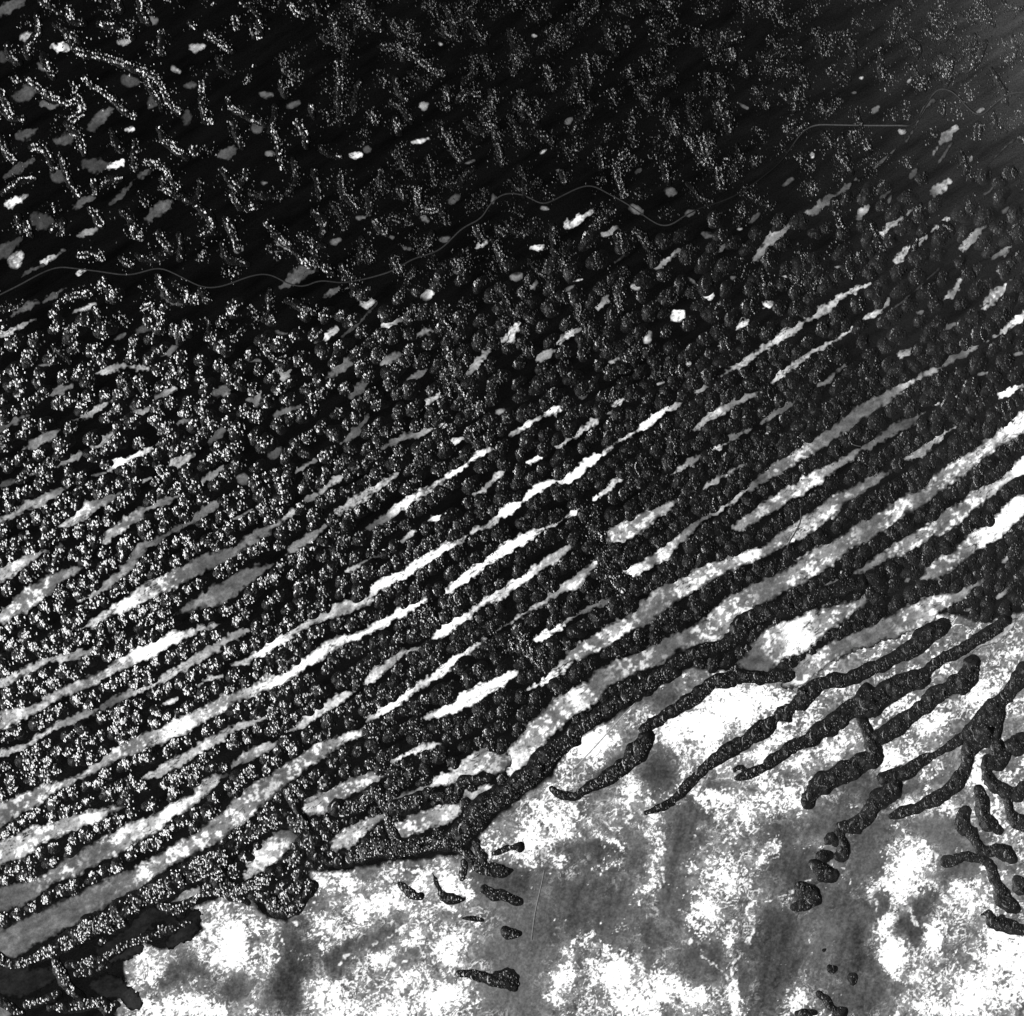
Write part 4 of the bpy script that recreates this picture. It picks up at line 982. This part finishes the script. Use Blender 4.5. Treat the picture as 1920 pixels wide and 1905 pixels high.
# ---------------------------------------------------------------- winding crests of the northern dunes
CREST = '''A:40 250,60 320,110 350|A:200 90,215 180,150 260,160 320|A:380 30,400 110,470 130|A:240 310,270 380,300 430|A:560 130,640 150,740 210|A:640 0,670 60|A:770 0,800 90,830 130
A:380 190,400 250,460 300,600 320,720 370,830 400,900 470,930 560,990 620|A:800 420,850 500,890 560,900 620|A:470 430,520 480,590 520,640 560,690 620,760 660|A:150 440,230 500,300 550,380 570,440 570
A:0 500,40 600,60 650,130 660|A:430 530,460 620,380 690,440 760,470 860|A:0 760,40 860,90 900|A:170 820,230 820,270 870,300 950|A:340 880,370 980,400 1040,440 1100|A:520 1000,530 1090
A:570 1040,620 1000,680 1000|A:880 710,930 790,1010 850,1040 880|A:960 590,1000 640|A:1130 450,1130 560,1150 680,1190 680|A:1060 120,1090 160|A:1150 180,1200 220,1300 290|A:1270 540,1290 600,1400 660,1500 700,1540 760,1560 850,1570 950
A:800 900,870 910,930 950,950 1000,1000 1050|A:910 980,920 1060,1000 1100|A:1080 810,1090 870|A:1230 940,1270 990,1330 1060|A:1400 130,1420 200,1460 190|A:1310 90,1320 170|A:1440 110,1460 180|A:1620 20,1670 90
A:1840 80,1880 150,1870 240|A:1560 450,1600 540|A:1730 580,1750 660|A:1650 670,1700 740,1710 820|A:1890 340,1900 430,1890 560,1900 700|A:1090 1150,1160 1200,1180 1280,1110 1310|A:1260 1220,1300 1300,1330 1390
A:1480 1240,1540 1300,1630 1390,1740 1500|A:1750 1180,1810 1240,1800 1310|A:1300 1080,1340 1160,1440 1150|A:730 1260,760 1320,800 1330|A:500 1160,540 1220,570 1260|A:100 1200,120 1300|A:140 1240,170 1310
A:880 1530,900 1600,960 1660,1040 1680,1040 1620,970 1580|A:1120 1610,1160 1690|A:560 1560,610 1620,600 1680|A:780 1740,850 1700,890 1770,900 1830,830 1800|A:520 1720,560 1800,590 1880|A:20 1080,110 1010,200 1000
A:1030 1790,1060 1870|A:970 1810,960 1870|A:430 1430,540 1410,570 1460|A:670 1440,740 1490|A:310 1700,400 1650,480 1640,560 1600|A:290 1290,350 1240,340 1320|A:1750 1350,1770 1500|A:1800 1480,1860 1530
B:30 20,110 60,150 130,230 160|B:560 120,590 200,630 210|B:720 110,770 200,800 240|B:320 240,350 330|B:360 270,430 330,510 390,580 410|B:300 440,330 520,370 560|B:150 620,200 690|B:300 660,320 740|B:590 480,590 620
B:580 740,640 850,670 900|B:960 290,980 370|B:1160 430,1190 500|B:1140 360,1160 430|B:1360 300,1380 400,1390 480|B:1330 490,1340 580|B:650 560,700 510,780 530|B:830 500,850 580,790 640,850 720,880 800
B:970 560,1040 610,1090 680|B:870 800,900 920|B:420 1040,440 1170,540 1170|B:320 1040,350 1110|B:1450 820,1450 940|B:1600 840,1540 900,1550 1020,1590 1100|B:1800 900,1830 1030|B:1840 660,1880 760|B:1230 950,1250 1020
B:0 940,10 1080,100 1170|B:180 1230,250 1310|B:150 1380,160 1470|B:0 1480,70 1600,60 1650|B:290 1430,330 1520|B:750 1260,780 1350|B:840 1330,900 1440,930 1510|B:870 1260,920 1310|B:620 1450,660 1510|B:650 1450,690 1530
B:400 1700,410 1770|B:520 1700,580 1800,630 1880|B:900 1640,950 1740,990 1780|B:1180 1260,1190 1400,1260 1490|B:1540 1300,1550 1360|B:1320 1670,1330 1760,1400 1870|B:1540 1640,1560 1740|B:1810 1620,1850 1700
C:190 560,220 670|C:250 620,260 740|C:100 760,160 950|C:200 930,220 1060|C:400 870,400 930|C:0 740,130 920|C:720 1010,730 1090|C:850 870,940 960|C:1100 260,1110 450|C:950 730,950 800|C:780 740,830 830|C:640 480,620 620
C:860 1220,900 1300|C:850 1120,860 1200|C:1320 1140,1300 1250|C:1880 1200,1810 1310|C:1650 690,1640 780|C:440 1500,450 1640|C:600 1540,680 1600|C:750 1480,720 1660|C:1130 1020,1010 1100|C:1450 560,1450 640|C:560 720,640 700
C:1370 430,1310 500|C:1500 330,1460 440|C:1880 760,1900 800|C:270 270,280 340|C:330 340,360 430|C:1010 780,1040 840|C:1040 1250,1120 1400|C:930 1400,940 1560|C:1300 1330,1280 1440|C:1450 1250,1500 1300
E:560 130,590 230,600 320|E:590 100,640 230,700 330,760 420|E:540 370,570 460,540 520|E:580 20,600 80|E:1570 60,1600 170|E:1600 40,1640 130|E:1330 900,1400 1020,1440 1160,1480 1220|E:1420 1050,1480 1170|E:1490 1270,1600 1380|E:1460 1290,1580 1400
E:430 1500,480 1620|E:460 1480,540 1590|E:1010 1640,1060 1760,1130 1830|E:980 1630,1030 1780|E:930 1640,950 1740|D:1450 0,1530 110|D:1250 130,1290 250|D:1720 240,1760 400|D:950 120,1000 230|D:780 210,820 330|D:1190 600,1280 660
D:1020 740,1060 830|D:870 680,930 770|D:1190 1020,1230 1110|D:1030 1070,1060 1180|D:70 150,100 210|D:490 20,530 90|D:730 20,750 110'''
def build_crests():
    L = []
    for chunk in CREST.replace('\n', '|').split('|'):
        t, s = chunk.split(':'); sp = spine(t, s)
        L.append((sp, True))
    # further, fainter crests fill the ground between
    occ = [tuple(q[:2]) for sp, _ in L for q in sp]
    for gy in np.arange(-10, 840, 34.0):
        for gx in np.concatenate([np.arange(-10, 600, 38.0), np.arange(600, 1940, 31.0)]):
            x = gx + random.uniform(-18, 18); y = gy + random.uniform(-16, 16)
            if y > ytop(x) + 130 or any(math.hypot(q[0] - x, q[1] - y) < q[2] + 10 for a in (-1, 0, 1) for b in (-1, 0, 1) for q in OCC.get((int(x // 40) + a, int(y // 40) + b), ())): continue
            if look(PAND, x, y) < 12 or look(RDD, x, y) < 9: continue
            if min(math.hypot(x - a, y - b) for a, b in occ) < (22 if x < 620 else 17): continue
            h = math.radians(random.gauss(68, 22)); n = random.randint(3, 6); pts = [[x, y, 0, 0]]
            for _ in range(n):
                h += random.gauss(0, .35); nx_, ny_ = pts[-1][0] + math.cos(h) * 12, pts[-1][1] + math.sin(h) * 12
                if look(PAND, nx_, ny_) < 7 or look(RDD, nx_, ny_) < 7: break
                pts.append([nx_, ny_, 0, 0])
            if len(pts) < 3: continue
            L.append((np.array(pts), False)); occ += [(p[0], p[1]) for p in pts]
    def ln_(q): return float(np.hypot(np.diff(q[:, 0]), np.diff(q[:, 1])).sum())
    L.sort(key=lambda q: -(ln_(q[0]) + (300 if q[1] else 0) + (0 if -4 < q[0][0, 1] else -500)))
    REST = []
    for idx, (sp, main) in enumerate(L):
        rest = idx >= 292
        sp = sp.copy(); k = len(sp)
        W0 = random.uniform(13, 19) if main else random.uniform(10, 16)
        sp[:, 2] = [W0 * (0.45 + 0.55 * math.sin(math.pi * (i + .6) / (k + .2))) for i in range(k)]
        x, y, w_, tx, ty = sample_spine(sp, 1.0)
        m = len(x) // 2; wx, wy = W(float(x[m]), float(y[m]))
        root = None
        if not rest: root = bpy.data.objects.new('crescent_ridge', None); C.objects.link(root); root.location = (wx, wy, 0)
        body, fn = ridge_body('ridge_body', sp, root, hgt=.14, g=2.5, lumpy=.3, tone=float(floor_tone(x[m], y[m])) * .93, skirt=0, bead=.3)
        if rest: bpy.data.objects.remove(body)
        else: body.location = (-wx, -wy, 0)
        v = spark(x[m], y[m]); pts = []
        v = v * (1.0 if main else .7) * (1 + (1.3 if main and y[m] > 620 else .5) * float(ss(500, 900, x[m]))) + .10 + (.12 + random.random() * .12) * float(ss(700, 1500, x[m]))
        dens = (0.30 if main else .16) * (1.0 if x[m] < 700 else 1.6)
        twin = random.random() < .6; off = random.uniform(3.0, 4.5)
        x0_ = x[m]; lf = x0_ < 620; ph2 = random.uniform(0, 99)
        for i in range(len(x)):
            gate = 0.25 + 1.5 * max(0.0, .5 + float(vn(i + ph2 * 7, ph2, 9, 4)))
            wob = 2.2 * float(vn(i + ph2, 3 * ph2, 11, 2))
            for o_ in ((-off, off) if twin else (-1.5,)):
                if random.random() < dens * gate:
                    q = o_ + wob + random.gauss(0, 1.0)
                    pts.append((x[i] - ty[i] * q + random.gauss(0, .8), y[i] + tx[i] * q, v * random.choice((.4, .7, 1.0, 1.35)) * random.uniform(.8, 1.2), random.uniform(.6, 1.15) * (1 if lf else .75)))
            if random.random() < .34:
                q = random.gauss(0, .7) * w_[i]; pts.append((x[i] - ty[i] * q, y[i] + tx[i] * q, v * random.uniform(.2, .8), random.uniform(.45, .8)))
            if random.random() < (.22 if lf else 1.0):
                q = random.gauss(0, 13); pts.append((x[i] - ty[i] * q, y[i] + tx[i] * q, v * (.22 + .9 * random.random() ** 3), random.uniform(.5, .9)))
        if pts:
            A = np.array(pts); sd_, z, _ = fn(A[:, 0], A[:, 1]); z = np.where(sd_ < -.5, z, .3)
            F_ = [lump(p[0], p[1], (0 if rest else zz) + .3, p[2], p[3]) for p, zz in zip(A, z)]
            if rest: REST += F_
            else: facets('crest_glints', F_, root, (wx, wy, 0))  # glints along this crest, modelled as pale lumps
        if rest: continue
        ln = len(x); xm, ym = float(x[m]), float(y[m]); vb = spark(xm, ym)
        tone = 'sparkling' if vb > .75 else 'speckled' if vb > .45 else 'faint'
        desc = f"{tone} {'long winding' if ln > 90 else 'curving' if ln > 45 else 'short'} dune crest" if main else f"{tone} low dune crest"
        tag(root, auto_label(desc, xm, ym), 'dune', 'winding dune crests of the northern dune field')
    o = facets('crest_glint_field', REST, None)  # painted glints of the smallest crests, joined in one mesh
    if o: tag(o, 'scattered painted glints on the smallest northern dunes')
    return len(L)
NCR = build_crests()
print('chains', NCH, 'crests', NCR, 'labels', len(USED), 'objects', len(bpy.data.objects))
